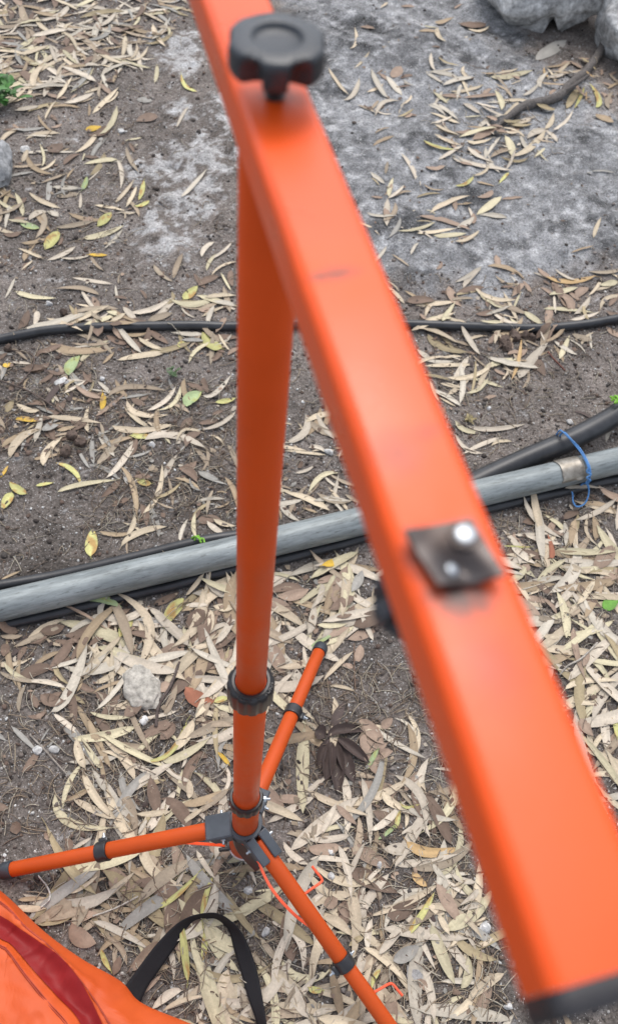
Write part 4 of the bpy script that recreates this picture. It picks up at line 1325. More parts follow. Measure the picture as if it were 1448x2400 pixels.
    (0, 1800): """260 120 320 250 530 280 44 p;345 145 430 190 540 240 40 p;385 0 450 140 545 235 40 p;430 0 470 60 495 110 30 p;545 90 610 180 640 320 44 t;600 290 600 250 605 210 30 t;690 290 740 220 830 90 44 p;740 210 720 120 705 40 60 b;300 160 370 130 420 100 20 t;830 150 840 80 855 0 20 p;885 140 890 100 885 50 34 p;855 165 950 150 1080 90 40 t;920 210 1000 150 1070 100 34 t;640 215 720 210 800 200 30 p;650 310 670 270 690 240 20 p;850 260 900 220 950 190 24 p;80 310 75 280 60 260 60 b;210 330 225 320 235 310 40 k;310 390 325 360 310 330 44 b;340 380 390 350 430 325 18 p;230 690 290 650 340 650 70 t;160 730 230 690 300 645 40 t;180 735 250 720 340 700 34 t;80 650 130 660 220 660 34 p;90 620 150 615 230 610 22 t;250 625 320 610 420 590 26 t;330 590 390 560 460 505 18 p;340 730 370 790 450 820 90 k;520 560 530 530 540 480 40 k;700 400 750 500 790 740 34 t;690 650 800 620 930 490 26 l;950 730 960 620 1000 500 26 l;920 380 960 450 1010 520 26 p;1000 520 1040 580 1070 620 24 t;1060 580 1130 700 1220 800 34 t;870 600 900 600 950 590 90 k;1220 790 1260 850 1305 900 34 t;440 720 550 760 700 850 36 p;475 850 490 900 520 950 26 l;530 970 550 920 560 880 40 b;850 720 865 850 880 1000 36 l;895 720 920 880 990 1030 34 p;950 900 960 820 955 770 30 l;965 740 1020 850 1120 950 50 p;1120 950 1150 980 1200 1010 30 p;1170 860 1220 910 1275 960 30 t;1030 1170 1040 1050 1070 940 60 p;1130 1050 1170 1130 1240 1190 44 t;710 1130 790 1060 850 1040 44 p;830 1100 900 1060 970 985 28 p;760 1140 850 1090 970 1065 24 p;630 1080 690 1030 760 960 24 k;700 970 740 940 800 925 26 t;1340 960 1380 1060 1448 1170 60 p;1330 340 1370 400 1448 450 34 p;1345 300 1400 300 1448 330 36 t;1330 1130 1380 1040 1440 990 24 t;1250 1160 1340 1150 1448 1150 44 t;1060 1100 1100 1150 1200 1195 24 t;920 1195 935 1150 930 1100 30 p;1085 560 1130 500 1160 470 26 t""",
    (724, 1800): """250 40 280 180 290 360 34 p;0 100 120 160 280 220 34 p;290 290 370 240 430 170 36 p;350 100 380 150 460 190 40 p;460 180 560 220 690 240 34 p;130 170 170 210 225 260 34 k;60 310 90 240 130 160 30 p;0 330 90 330 195 310 34 p;0 370 60 380 150 360 60 k;5 425 90 420 185 435 28 p;190 500 220 430 265 340 26 p;200 610 180 470 140 360 36 p;0 490 70 570 175 615 36 p;355 375 420 375 500 375 60 p;460 340 560 390 720 365 50 o;395 420 480 440 700 400 40 p;430 160 460 180 520 165 14 l;325 330 380 290 420 250 20 g;410 280 420 230 430 190 24 l;245 700 290 600 380 490 44 p;250 590 290 510 360 450 20 p;280 690 450 630 610 540 34 p;370 690 450 660 540 600 80 b;455 780 510 720 590 580 34 l;410 570 490 575 560 555 34 p;490 480 520 520 560 550 40 o;600 540 650 620 710 720 60 k;560 640 600 660 640 680 40 p;610 680 630 720 660 780 30 p;710 640 770 600 800 560 30 p;720 660 780 640 820 640 30 p;670 490 720 520 790 530 30 p;640 510 680 550 740 590 22 p;640 760 690 720 740 680 40 p;770 740 800 720 840 690 24 p;690 780 770 860 890 895 44 t;790 825 830 820 870 790 24 p;580 730 620 850 690 1010 54 p;510 760 550 840 600 940 26 p;720 1030 750 970 750 880 44 p;530 920 570 1020 590 1190 44 p;750 1090 820 1020 920 960 50 p;640 1190 740 1110 760 1080 40 p;750 1110 790 1150 820 1200 30 p;70 700 140 720 200 780 50 p;280 850 280 780 300 700 34 p;330 870 390 800 460 710 40 p;190 830 230 800 260 790 30 t;230 980 250 900 260 860 40 p;260 840 350 890 450 990 34 p;230 1080 270 980 300 880 30 p;400 900 460 870 520 830 70 s;100 940 130 1050 160 1180 44 t;300 1030 310 980 340 940 24 l;350 1090 400 1070 480 1030 44 t;0 1030 30 1040 75 1040 34 l;20 1160 60 1140 120 1130 34 p;240 1190 255 1120 260 1030 30 t;380 1150 430 1180 500 1190 30 p;70 640 100 630 135 610 60 k;150 630 160 660 185 700 36 k;510 990 540 1010 550 1040 40 k"""}

BARPOLY = [(440, 0), (650, 20), (760, 260), (960, 740), (1120, 1100), (1448, 1890), (1448, 2340), (1220, 2340), (850, 1230), (553, 350)]
BAGPOLY = [(-100, 2000), (0, 2086), (100, 2179), (189, 2245), (282, 2299), (331, 2350), (441, 2398), (440, 2500), (-100, 2500)]


def in_poly(x, y, poly):
    return bool(poly_sd(np.array([float(x)]), np.array([float(y)]), poly)[0] > 0)


leaves = []      # dicts: a, m, b (ground points), w, kind, px, traced
for (ox, oy), txt in TRACED.items():
    for row in txt.split(';'):
        q = row.split()
        x1, y1, xm, ym, x2, y2, w_ = [float(v) for v in q[:7]]
        P = [(ox + x / 2, oy + y / 2) for x, y in ((x1, y1), (xm, ym), (x2, y2))]
        g = [at(x, y, 0.012) for x, y in P]
        dep = to_px(g[1])[2]
        # width picked across the leaf in the picture: undo the foreshortening for its direction
        dirp = Vector((P[2][0] - P[0][0], P[2][1] - P[0][1], 0)).normalized()
        pa_, pb_ = at(P[1][0] - dirp.y, P[1][1] + dirp.x, 0.012), at(P[1][0] + dirp.y, P[1][1] - dirp.x, 0.012)
        w = (pa_ - pb_).length / 2 * (w_ / 2) * 1.0
        leaves.append(dict(a=g[0], m=g[1], b=g[2], w=w, k=q[7], px=P[1], tr=1))

# filling litter between them: areas in the photo, how many, how long (m), which colours
FILL = [
    ([(-60, -60), (440, -60), (440, 40), (340, 130), (250, 200), (0, 230), (-60, 230)], 330, (0.07, 0.15), 'ppppppptttkbs'),
    ([(-60, 220), (250, 190), (320, 330), (330, 480), (280, 610), (-60, 640)], 95, (0.05, 0.12), 'ppppttttkkbs'),
    ([(1010, 150), (1200, 150), (1280, 280), (1300, 360), (1200, 400), (1100, 420), (1010, 330)], 55, (0.06, 0.12), 'pppptk'),
    ([(1250, 150), (1460, 130), (1460, 260), (1300, 250)], 26, (0.06, 0.11), 'ptko'),
    ([(850, 160), (960, 160), (960, 280), (850, 280)], 16, (0.05, 0.09), 'ptkb'),
    ([(870, 430), (1110, 480), (1110, 580), (880, 560)], 12, (0.05, 0.10), 'ptk'),
    ([(960, 690), (1150, 640), (1460, 620), (1460, 760), (960, 760)], 50, (0.05, 0.12), 'pppttkb'),
    ([(970, 770), (1300, 770), (1460, 770), (1280, 860), (1100, 950), (1010, 930)], 50, (0.05, 0.11), 'pppttkb'),
    ([(150, 700), (560, 690), (560, 830), (150, 820)], 55, (0.05, 0.12), 'pptttbbk'),
    ([(-40, 800), (130, 810), (240, 900), (240, 1080), (-40, 1060)], 75, (0.04, 0.09), 'ttbbbdsp'),
    ([(220, 900), (550, 880), (550, 1200), (300, 1290), (230, 1100)], 75, (0.03, 0.09), 'ptttbbss'),
    ([(660, 960), (800, 960), (860, 1200), (640, 1250)], 34, (0.05, 0.11), 'pptt'),
    ([(180, 1440), (560, 1330), (840, 1280), (880, 1420), (880, 1500), (760, 1500), (640, 1640), (560, 1700), (420, 1560), (220, 1560)], 150, (0.08, 0.17), 'pppppppttbk'),
    ([(0, 1480), (200, 1440), (240, 1600), (150, 1640), (0, 1560)], 24, (0.05, 0.11), 'pttbb'),
    ([(180, 1600), (560, 1620), (560, 1900), (300, 1960), (160, 1920)], 55, (0.05, 0.12), 'pppttbbs'),
    ([(620, 1640), (760, 1640), (840, 1830), (1080, 1850), (1160, 2200), (1200, 2460), (480, 2460), (480, 2180), (200, 2120), (60, 2090), (240, 1930), (540, 1900)], 190, (0.07, 0.16), 'pppppppptttkbs'),
    ([(40, 2060), (500, 2000), (480, 2200), (330, 2260), (200, 2200)], 60, (0.05, 0.12), 'pttttbk'),
    ([(1130, 1190), (1460, 1130), (1460, 1900), (1400, 1860), (1300, 1600), (1210, 1400)], 120, (0.07, 0.16), 'ppppppppttkb'),
    ([(850, 1680), (1040, 1720), (1090, 1900), (860, 1860)], 18, (0.06, 0.14), 'pptk'),
    ([(-40, 640), (550, 600), (550, 700), (-40, 740)], 14, (0.05, 0.11), 'ptb'),
    ([(-40, 1560), (180, 1640), (180, 1880), (-40, 1960)], 10, (0.03, 0.07), 'bts'),
    ([(870, 300), (1200, 420), (1448, 400), (1448, 650), (900, 640)], 16, (0.05, 0.10), 'ptk'),
    ([(700, -60), (1150, -60), (1100, 150), (760, 160)], 14, (0.05, 0.10), 'ptbk'),
    # ground the bar hides, and beyond the frame, so that a step aside finds litter too
    ([(560, 400), (760, 300), (1150, 1150), (1400, 2000), (1200, 2000), (850, 1150)], 90, (0.06, 0.14), 'pppttkb'),
    ([(1460, 600), (1900, 600), (1900, 2400), (1460, 2400)], 120, (0.06, 0.14), 'pppttkb'),
    ([(-420, 200), (-40, 200), (-40, 2300), (-300, 2300)], 130, (0.06, 0.14), 'pppttkb'),
    ([(440, 2420), (1448, 2420), (1448, 2700), (440, 2700)], 80, (0.06, 0.14), 'pppttkb')]
rnd = random.Random(23)
filler = []
for poly, cnt, (l0, l1), cols in FILL:
    xs, ys = [p[0] for p in poly], [p[1] for p in poly]
    made = 0; tries = 0
    while made < cnt and tries < cnt * 30:
        tries += 1
        x, y = rnd.uniform(min(xs), max(xs)), rnd.uniform(min(ys), max(ys))
        if not in_poly(x, y, poly) or in_poly(x, y, BAGPOLY):
            continue
        c0 = at(x, y, 0.012)
        ab = Vector((c0.x - PIPE_LINE[0].x, c0.y - PIPE_LINE[0].y, 0))
        pdxy = Vector((pd.x, pd.y, 0)).normalized()
        if abs(ab.cross(pdxy).z) < 0.055:
            continue
        L = rnd.uniform(l0, l1) * (1.0 if rnd.random() < 0.8 else 0.6)
        k = rnd.choice(cols)
        if k in 'bkd':
            L *= 0.65; w = L * rnd.uniform(0.24, 0.42)
        else:
            w = min(0.026, L * rnd.uniform(0.09, 0.18))
        a_ = rnd.uniform(0, 2 * math.pi)
        dv = Vector((math.cos(a_), math.sin(a_), 0)); pv = Vector((-dv.y, dv.x, 0))
        bow = rnd.gauss(0, 0.10) * L
        filler.append(dict(a=c0 - dv * L / 2, m=c0 + pv * bow, b=c0 + dv * L / 2, w=w, k=k, px=(x, y), tr=0))
        made += 1
rnd.shuffle(filler)


def leaf_geo(lf, rnd, n_=9, flat=False):
    """blade of a fallen leaf lying on whatever is under it: returns verts, faces, colours"""
    a, mm, b_ = lf['a'], lf['m'], lf['b']
    ctrl = mm * 2 - (a + b_) * 0.5
    L = (b_ - a).length
    pts, hs = [], []
    for i in range(n_ + 1):
        t = i / n_
        p = a * (1 - t) ** 2 + ctrl * (2 * t * (1 - t)) + b_ * t * t
        pts.append(p); j_ = hcell(p.x, p.y); hs.append(min(HM[j_], HM_GROUND[j_] + 0.025))
    ts = np.linspace(0, 1, n_ + 1); hs = np.array(hs)
    A = np.polyfit(ts, hs, 1)
    res = hs - np.polyval(A, ts)
    zz = np.polyval(A, ts) + max(0, res.max()) * 0.6 + 0.0012
    zz = 0.35 * np.maximum(hs + 0.001, zz - 0.006) + 0.65 * zz
    broad = lf['w'] / max(L, 1e-4) > 0.26
    cup = rnd.uniform(-0.10, 0.32) * (0.8 if not broad else 1.0)
    if lf['tr'] == 2: cup = rnd.uniform(0.7, 1.1)
    twist0, twist1 = rnd.gauss(0, 0.14), rnd.gauss(0, 0.22)
    curlz = rnd.gauss(0.0, 0.022) * L
    wavy = rnd.uniform(0, 0.09)
    ph = rnd.uniform(0, 6)
    base = PAL[lf['k']]
    v = rnd.uniform(0.80, 1.14)
    if lf['k'] in 'pt':
        hue = rnd.choice([(1, 1, 1), (1, 1, 1), (1.0, 0.95, 0.86), (0.93, 0.96, 0.98), (1.02, 0.98, 0.88), (0.98, 1.0, 0.84)])
        base = tuple(x * h for x, h in zip(base, hue))
    peak = rnd.uniform(0.40, 0.60)
    vs, fs, cs = [], [], []
    flip = rnd.random() < 0.5
    patch = rnd.uniform(0, 40)
    for i in range(n_ + 1):
        t = i / n_
        p, q = pts[max(0, i - 1)], pts[min(n_, i + 1)]
        d = (q - p); d.z = 0; d.normalize()
        s = Vector((-d.y, d.x, 0))
        tt = 1 - t if flip else t
        e = math.log(0.5) / math.log(peak)
        prof_ = math.sin(math.pi * tt ** e) ** (0.50 if not broad else 0.58)
        ww = lf['w'] * 0.5 * max(0.045, prof_)
        ww *= 1 + 0.05 * mnoise.noise(Vector((patch, t * 7, 0)))
        tw = twist0 + (twist1 - twist0) * t
        cz = curlz * (4 * t * (1 - t) - 0.6) * (1 if flip else -1)
        c = Vector((pts[i].x, pts[i].y, float(zz[i]) + max(cz, -0.002) + 0.0008))
        for k in (-1, -0.5, 0, 0.5, 1):
            edge = abs(k)
            off = s * (ww * k) * math.cos(tw)
            lift = ww * k * math.sin(tw) * 0.6 + cup * ww * edge ** 1.5 + wavy * ww * edge * math.sin(t * 17 + ph + k * 2)
            pz = c + off; pz.z += lift
            gh_ = HM_GROUND[hcell(pz.x, pz.y)] + 0.0006
            if pz.z < gh_: pz.z = gh_
            vs.append(pz)
            mo = 1 + 0.20 * mnoise.noise(Vector((patch, t * 5, k * 1.2)))
            vein = 1.10 if k == 0 else (0.93 if edge == 1 else 1.0)
            cc_ = [x * v * mo * vein for x in base]
            # withered tips and blotches belong to the leaf
            if lf['k'] in 'lyg' and mnoise.noise(Vector((patch + 5, t * 3.2, k * 0.8))) > 0.22:
                cc_ = [0.42 * v, 0.27 * v, 0.10 * v] if lf['k'] != 'g' else [0.34 * v, 0.36 * v, 0.14 * v]
            if (t < 0.10 or t > 0.92) and lf['k'] in 'pt':
                cc_ = [x * 0.82 for x in cc_]
            cs.append(tuple(cc_))
    for i in range(n_):
        for k in range(4):
            q = i * 5 + k
            fs.append((q, q + 1, q + 6, q + 5))
    # short stalk at one end
    if not flat:
        e0 = pts[0] if not flip else pts[-1]
        d0 = (pts[0] - pts[1]) if not flip else (pts[-1] - pts[-2])
        d0.z = 0; d0.normalize()
        z0 = float(zz[0] if not flip else zz[-1]) + 0.001
        sl = rnd.uniform(0.05, 0.12) * L
        bend = Vector((-d0.y, d0.x, 0)) * rnd.uniform(-0.4, 0.4)
        o = len(vs)
        tip = Vector((e0.x, e0.y, z0)) + (d0 + bend) * sl
        st_ = Vector((e0.x, e0.y, z0))
        pv = Vector((-d0.y, d0.x, 0))
        for p in (st_, tip):
            vs += [p + pv * 0.0009, p - pv * 0.0009, p + UP * 0.0013]
            cs += [tuple(x * v * 0.85 for x in base)] * 3
        fs += [(o, o + 1, o + 4, o + 3), (o + 1, o + 2, o + 5, o + 4), (o + 2, o, o + 3, o + 5)]
    # raise the pile
    for i in range(n_ + 1):
        j = hcell(pts[i].x, pts[i].y)
        HM[j] = min(max(HM[j], float(zz[i]) + 0.0010), HM_GROUND[j] + 0.022) if HM[j] < HM_GROUND[j] + 0.022 else HM[j]
    return vs, fs, cs


HM_GROUND = ground_z(_hx, _hy)
# the dark withered spray beside the leg: one twig with its leaves
spray_leaves = []
for (x1, y1, xm, ym, x2, y2, w_) in ((764, 1722, 752, 1716, 738, 1712, 26), (768, 1724, 800, 1706, 852, 1710, 17), (778, 1734, 772, 1780, 766, 1824, 22), (786, 1734, 790, 1790, 794, 1856, 26),
                                     (792, 1732, 810, 1780, 832, 1830, 24), (792, 1726, 824, 1750, 868, 1784, 18), (774, 1728, 756, 1760, 752, 1800, 16)):
    g = [at(x, y, 0.014) for x, y in ((x1, y1), (xm, ym), (x2, y2))]
    spray_leaves.append(dict(a=g[0], m=g[1], b=g[2], w=1.45 * w_ * to_px(g[1])[2] / FOC, k='d', px=(xm, ym), tr=2))

# size in the picture decides which leaves become objects of their own
def shown(lf):
    x, y = lf['px']
    p1, p2 = to_px(lf['a']), to_px(lf['b'])
    if not (-20 < x < 1468 and -20 < y < 2420) or in_poly(x, y, BARPOLY) or in_poly(x, y, BAGPOLY):
        return 0
    if 548 < x < 700 - (y - 750) * 0.066 and 380 < y < 1950:
        return 0
    return math.hypot(p1[0] - p2[0], p1[1] - p2[1]) * lf['w'] / to_px(lf['m'])[2] * FOC


for lf in leaves:
    lf['s'] = shown(lf) * 1.6
for lf in filler:
    lf['s'] = shown(lf) * 0.8
rank = sorted([lf for lf in leaves + filler], key=lambda q: -q['s'])
SPECIAL = 'ygGlr'
plain = [lf for lf in rank if lf['k'] not in SPECIAL and lf['s'] > 0][:285]
solo = plain + [lf for lf in rank if lf['k'] in SPECIAL and lf['s'] > 0]
for lf in rank: lf['solo'] = False
for lf in solo: lf['solo'] = True


def zone(x, y):
    barx = 550 + 0.3533 * y
    polex = 590
    pipe_y = 1421 - 0.2362 * x
    if y < 690:
        if x < barx:
            if x < 300 and y < 240: return 'in the thick top left litter'
            if x < 330: return 'in litter left of the white rock'
            return 'around the white rock left of the pole'
        if x > 1180 and y < 330: return 'by the dead branch under the boulders'
        if x < 980: return 'on grey rock just behind the crossbar'
        if y < 420: return 'on grey rock below the boulders'
        return 'on grey rock above the long hose'
    if y < 765:
        return 'behind the long hose ' + ('left of the pole' if x < barx else 'right of the crossbar')
    if y < pipe_y:
        if x > barx: return 'between long hose and thick black pipe'
        if x > polex: return 'between pole and crossbar above the steel pipe'
        if y < 880: return 'just below the long hose'
        return 'between hose and pipe at far left' if x < 240 else 'on soil between hose, pipe and pole'
    if x > barx:
        return 'right of the crossbar just below the pipe' if y < 1420 else ('at right edge beside the crossbar' if y < 1600 else 'at right edge low beside the crossbar')
    if y < 1650:
        if x < 200: return 'below the pipe at left edge'
        if x < polex: return 'just below the pipe left of the pole' if y < pipe_y + 180 else 'around the cream stone left of the pole'
        return 'below the pipe between pole and crossbar'
    if y < 1930 and x < polex: return 'above the left tripod leg' if x > 250 else 'above the left leg, farther from the pole'
    if x < polex and y < 2130: return 'just below the left tripod leg'
    if x < 640: return 'beside the black strap loop'
    if y < 1900: return 'right of the pole foot'
    if x < 690 + (y - 2080) * 0.72: return 'between front leg and strap'
    if y < 2040: return 'right of the hub, near the crossbar'
    if y < 2200: return 'right of the upper wire hook'
    return 'right of the lower wire hook'


def shape(lf):
    L = (lf['b'] - lf['a']).length
    r = lf['w'] / L
    if r > 0.30: return 'broad'
    mid = (lf['a'] + lf['b']) / 2
    if (lf['m'] - mid).length / L > 0.07: return 'curved'
    return 'long' if L > 0.125 else ('narrow' if r < 0.16 else 'short')


litter = MB()
order = [lf for lf in filler if not lf['solo']] + [lf for lf in filler if lf['solo']]
order = order[: int(len(order))]
rl = random.Random(5)
classes = {}
built = []
for lf in order + leaves:
    vs, fs, cs = leaf_geo(lf, rl, 9 if lf['solo'] else 6, not lf['solo'])
    if lf['solo']:
        mb = MB().add(vs, fs, cs)
        nm = {'y': 'yellow_leaf', 'g': 'green_leaf', 'G': 'green_leaf', 'l': 'yellowing_leaf', 'r': 'red_leaf'}.get(lf['k'], 'dry_leaf')
        o = mb.build(nm, M['leaf'], None, 180)
        key = (NAMES[lf['k']], shape(lf), zone(*lf['px']))
        classes.setdefault(key, []).append((lf, o))
    else:
        litter.add(vs, fs, cs)
ORD = ['leftmost', 'second from left', 'third from left', 'third from right', 'second from right']
for (cn, sh, zn), mem in classes.items():
    mem.sort(key=lambda q: q[0]['px'][0])
    for i, (lf, o) in enumerate(mem):
        lab = '%s %s leaf %s' % (sh, cn, zn)
        n_m = len(mem)
        if 1 < n_m <= 12:
            WORDS = ['', 'second from ', 'third from ', 'fourth from ', 'fifth from ', 'sixth from ']
            if i < (n_m + 1) // 2:
                pos = 'leftmost' if i == 0 else WORDS[i] + 'left'
            else:
                q = n_m - 1 - i
                pos = 'rightmost' if q == 0 else WORDS[q] + 'right'
            lab = '%s %s leaf %s, %s' % (sh, cn, zn, pos)
        tag(o, lab, 'leaf', ('%s %s leaves %s' % (sh, cn, zn)) if len(mem) > 1 else None)

sp_o = thing('withered_spray', at(780, 1745, 0), 'spray of curled dark brown withered leaves between pole and crossbar', 'withered leaves')
for lf in spray_leaves:
    vs, fs, cs = leaf_geo(lf, rl, 9, True)
    MB().add(vs, fs, cs).build('leaf', M['leaf'], sp_o, 180)

# ------------------------------------------------------------------ grit, crumbs, fibres
ICO_V = [(0, 0, 1), (0.894, 0, 0.447), (0.276, 0.851, 0.447), (-0.724, 0.526, 0.447), (-0.724, -0.526, 0.447), (0.276, -0.851, 0.447),
         (0.724, 0.526, -0.447), (-0.276, 0.851, -0.447), (-0.894, 0, -0.447), (-0.276, -0.851, -0.447), (0.724, -0.526, -0.447), (0, 0, -1)]
ICO_F = [(0, 1, 2), (0, 2, 3), (0, 3, 4), (0, 4, 5), (0, 5, 1), (1, 6, 2), (2, 7, 3), (3, 8, 4), (4, 9, 5), (5, 10, 1), (6, 7, 2), (7, 8, 3), (8, 9, 4), (9, 10, 5), (10, 6, 1),
         (11, 7, 6), (11, 8, 7), (11, 9, 8), (11, 10, 9), (11, 6, 10)]


def scatter_grit(name, cnt, smin, smax, cols, seed, label, flat=0.7):
    r = np.random.default_rng(seed)
    x = r.uniform(-1.35, 1.15, cnt * 2); y = r.uniform(-0.1, 3.6, cnt * 2)
    pl, gr, dk = masks(x, y)
    keep = r.random(cnt * 2) < (1 - (0.45 if 'white' in name else 0.93) * np.maximum(gr, pl)) * np.clip(1.35 - 0.33 * y, 0.25, 1)
    x, y = x[keep][:cnt], y[keep][:cnt]
    nn = len(x)
    z = ground_z(x, y)
    s = smin + (smax - smin) * r.random(nn) ** 3.2
    iv = np.array(ICO_V, float)
    sc = r.uniform(0.6, 1.3, (nn, 1, 3)); sc[..., 2] *= flat
    jit = 1 + r.uniform(-0.28, 0.28, (nn, 12, 1))
    ang = r.uniform(0, 6.28, nn)
    v = iv[None] * jit * sc * s[:, None, None]
    ca_, sa_ = np.cos(ang)[:, None], np.sin(ang)[:, None]
    vx = v[..., 0] * ca_ - v[..., 1] * sa_ + x[:, None]
    vy = v[..., 0] * sa_ + v[..., 1] * ca_ + y[:, None]
    vz = v[..., 2] + (z + s * 0.25)[:, None]
    V = np.stack([vx, vy, vz], -1).reshape(-1, 3).astype(np.float32)
    F = (np.array(ICO_F)[None] + (np.arange(nn) * 12)[:, None, None]).reshape(-1, 3).astype(np.int32)
    me = bpy.data.meshes.new(name)
    me.vertices.add(len(V)); me.vertices.foreach_set('co', V.ravel())
    me.loops.add(F.size); me.loops.foreach_set('vertex_index', F.ravel())
    me.polygons.add(len(F))
    me.polygons.foreach_set('loop_start', np.arange(0, F.size, 3, dtype=np.int32))
    me.polygons.foreach_set('loop_total', np.full(len(F), 3, np.int32))
    me.update(); me.validate()
    cc = np.array(cols)[r.integers(0, len(cols), nn)] * r.uniform(0.75, 1.2, (nn, 1))
    ca = me.color_attributes.new('Col', 'FLOAT_COLOR', 'POINT')
    fl = np.ones((len(V), 4), np.float32); fl[:, :3] = np.repeat(cc, 12, 0)
    ca.data.foreach_set('color', fl.ravel())
    me.materials.append(M['grit'])
    o = bpy.data.objects.new(name, me); COL.objects.link(o)
    return tag(o, label, None, None, 'stuff')


scatter_grit('white_grit', 22000, 0.0008, 0.0036, [(0.55, 0.53, 0.50), (0.42, 0.40, 0.37), (0.60, 0.60, 0.58)], 3, 'tiny white stone specks scattered over the soil')
scatter_grit('soil_crumbs', 30000, 0.0013, 0.0066, [(0.12, 0.098, 0.085), (0.16, 0.135, 0.118), (0.06, 0.05, 0.045), (0.25, 0.22, 0.20), (0.14, 0.10, 0.08), (0.09, 0.08, 0.073)], 4, 'brown crumbs of soil and bark on the ground')

FIBRE_AREAS = [([(-20, 640), (1460, 640), (1460, 1100), (-20, 1400)], 700), ([(-20, 1480), (300, 1450), (300, 1960), (-20, 1960)], 320), ([(0, 0), (700, 0), (700, 640), (0, 640)], 260), ([(150, 1620), (540, 1640), (540, 1920), (150, 1960)], 420), ([(60, 2060), (540, 1990), (700, 2150), (760, 2400), (480, 2400), (330, 2260)], 900), ([(640, 1560), (960, 1540), (1080, 1900), (650, 1900)], 560),
               ([(700, 1980), (1100, 1900), (1200, 2400), (900, 2400)], 800), ([(240, 900), (550, 880), (550, 1200), (200, 1260)], 600), ([(-20, 820), (240, 830), (240, 1060), (-20, 1060)], 300),
               ([(980, 780), (1440, 780), (1120, 1100)], 220), ([(1150, 1200), (1448, 1160), (1448, 1860)], 420), ([(180, 1450), (880, 1320), (600, 1640)], 300), ([(1010, 150), (1448, 150), (1300, 380), (1010, 400)], 200),
               ([(0, 0), (420, 0), (300, 560), (0, 620)], 260)]
fib = MB()
rf = random.Random(77)
for poly, cnt in FIBRE_AREAS:
    xs, ys = [p[0] for p in poly], [p[1] for p in poly]
    made = 0
    for _ in range(cnt * 6):
        if made >= cnt: break
        x, y = rf.uniform(min(xs), max(xs)), rf.uniform(min(ys), max(ys))
        if not in_poly(x, y, poly) or in_poly(x, y, BAGPOLY): continue
        made += 1
        c0 = at(x, y, 0.01)
        L = rf.uniform(0.012, 0.055); a_ = rf.uniform(0, 6.28)
        w_ = rf.uniform(0.0004, 0.0011)
        col = rf.choice([(0.42, 0.35, 0.26), (0.33, 0.26, 0.19), (0.50, 0.45, 0.36), (0.20, 0.15, 0.115), (0.26, 0.21, 0.17)])
        bend = rf.gauss(0, 1.1)
        pts = []
        p = c0.copy(); hd = a_
        for i in range(5):
            pts.append((p.copy(), hd)); p = p + Vector((math.cos(hd), math.sin(hd), 0)) * (L / 4); hd += bend / 4
        vs, fs = [], []
        arch = rf.uniform(0, 0.006); top_ = rf.random() < 0.09
        for i, (q, h_) in enumerate(pts):
            z = (HM[hcell(q.x, q.y)] if top_ else HM_GROUND[hcell(q.x, q.y)]) + 0.0012 + arch * math.sin(math.pi * i / 4)
            z = min(z, HM_GROUND[hcell(q.x, q.y)] + 0.03)
            s = Vector((-math.sin(h_), math.cos(h_), 0)) * w_
            vs += [Vector((q.x, q.y, z)) + s, Vector((q.x, q.y, z)) - s, Vector((q.x, q.y, z + w_ * 1.4))]
        for i in range(4):
            for k in range(3):
                k2 = (k + 1) % 3
                fs.append((i * 3 + k, i * 3 + k2, i * 3 + 3 + k2, i * 3 + 3 + k))
        fib.add(vs, fs, col)
o = fib.build('dry_fibres', M['grit'], None, 180)
tag(o, 'short dry grass and root fibres strewn through the litter', None, None, 'stuff')

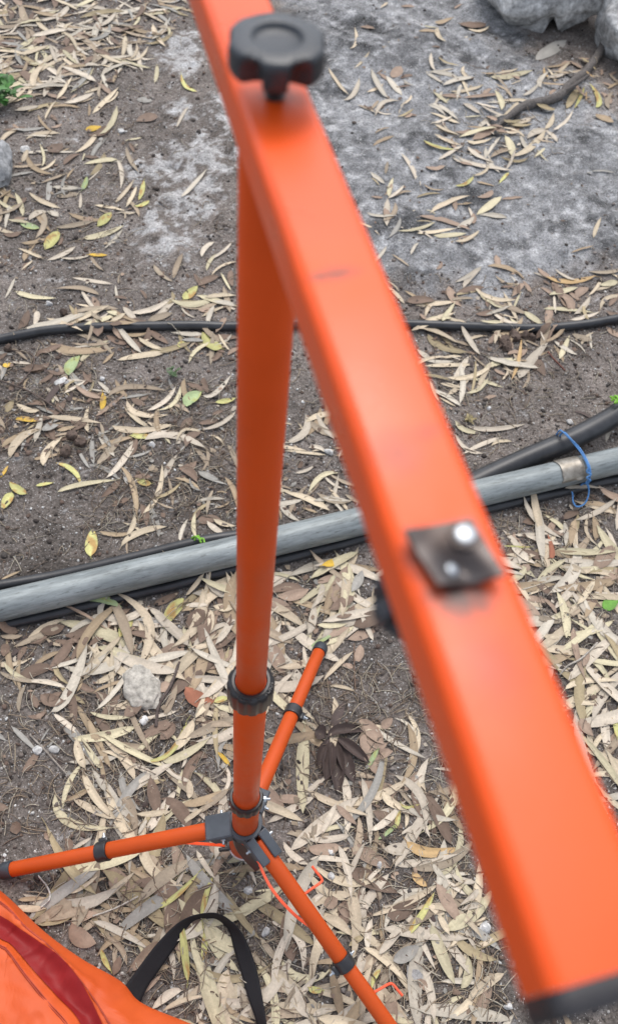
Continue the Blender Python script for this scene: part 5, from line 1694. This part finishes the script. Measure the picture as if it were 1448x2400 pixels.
# chips of broken leaf between the whole ones
chips = MB()
for poly, cnt, _l, cols in FILL:
    xs, ys = [p[0] for p in poly], [p[1] for p in poly]
    made = 0
    for _ in range(cnt * 12):
        if made >= cnt * 1.3: break
        x, y = rf.uniform(min(xs), max(xs)), rf.uniform(min(ys), max(ys))
        if not in_poly(x, y, poly) or in_poly(x, y, BAGPOLY): continue
        made += 1
        c0 = at(x, y, 0.01)
        z0 = HM_GROUND[hcell(c0.x, c0.y)] + rf.uniform(0, 0.003)
        nn = rf.randint(4, 6); s0 = rf.uniform(0.003, 0.009); a_ = rf.uniform(0, 6.28); el = rf.uniform(0.35, 1)
        tx, ty = rf.gauss(0, 0.35), rf.gauss(0, 0.35)
        ring = []
        for i in range(nn):
            q = 6.28 * i / nn + rf.uniform(-0.3, 0.3); rr = s0 * rf.uniform(0.7, 1.15)
            u, v2 = rr * math.cos(q), rr * el * math.sin(q)
            ring.append(Vector((c0.x + u * math.cos(a_) - v2 * math.sin(a_), c0.y + u * math.sin(a_) + v2 * math.cos(a_), z0 + 0.0015 + max(-0.001, u * tx + v2 * ty))))
        k = rf.choice('ptbbbtksdd')
        v = rf.uniform(0.7, 1.1)
        mid = sum(ring, Vector()) / nn + UP * rf.uniform(-0.001, 0.003)
        chips.add([mid] + ring, [(0, 1 + i, 1 + (i + 1) % nn) for i in range(nn)], tuple(x * v for x in PAL[k]))
litter.add(chips.v, chips.f, chips.c)
o = litter.build('leaf_litter', M['leaf'], None, 180)
tag(o, 'bed of small and broken dry leaves under the whole ones', None, None, 'stuff')

# loose dry stalks that read one by one
for (pts, r, col, lab) in (
        ([(70, 1722), (100, 1752), (130, 1785), (162, 1820)], 0.0016, (0.33, 0.29, 0.25), 'thin pale dry stalk on bare soil at left'),
        ([(0, 888), (60, 908), (110, 940), (160, 975)], 0.0022, (0.13, 0.10, 0.085), 'dark thin twig near the left edge below the long hose'),
        ([(20, 810), (75, 825), (72, 860), (40, 895)], 0.0016, (0.16, 0.12, 0.10), 'bent dark twig at the left edge just below the long hose'),
        ([(420, 1545), (400, 1600), (372, 1650), (365, 1700)], 0.0030, (0.12, 0.095, 0.085), 'dark twig right of the rough cream stone'),
        ([(90, 2052), (112, 2080), (119, 2108), (98, 2130)], 0.0014, (0.60, 0.57, 0.52), 'curved white root thread below the left leg foot'),
        ([(218, 2148), (262, 2130), (300, 2112), (324, 2100)], 0.0014, (0.50, 0.46, 0.40), 'forked pale dry stem beside the bag'),
        ([(1285, 820), (1300, 838), (1316, 852), (1326, 862)], 0.0020, (0.20, 0.09, 0.07), 'thin red brown twig below the seed pods'),
        ([(724, 1645), (735, 1668), (748, 1690), (756, 1700)], 0.0014, (0.10, 0.08, 0.07), 'thin dark stem between back leg and withered spray'),
        ([(832, 1500), (832, 1540), (833, 1580), (834, 1612)], 0.0012, (0.22, 0.15, 0.11), 'straight thin stem on dark soil left of the crossbar'),
        ([(1312, 1580), (1330, 1560), (1360, 1545), (1400, 1505)], 0.0020, (0.42, 0.38, 0.33), 'pale twig right of the crossbar')):
    pp = catmull([Vector((q.x, q.y, HM[hcell(q.x, q.y)] + r + 0.001)) for q in (at(x, y, 0.012) for x, y in pts)], 6)
    mb = sweep(MB(), pp, r, 7, True, col, 1.0, 0.15)
    tag(mb.build('twig', M['wood'], None, 180), lab, 'twig')
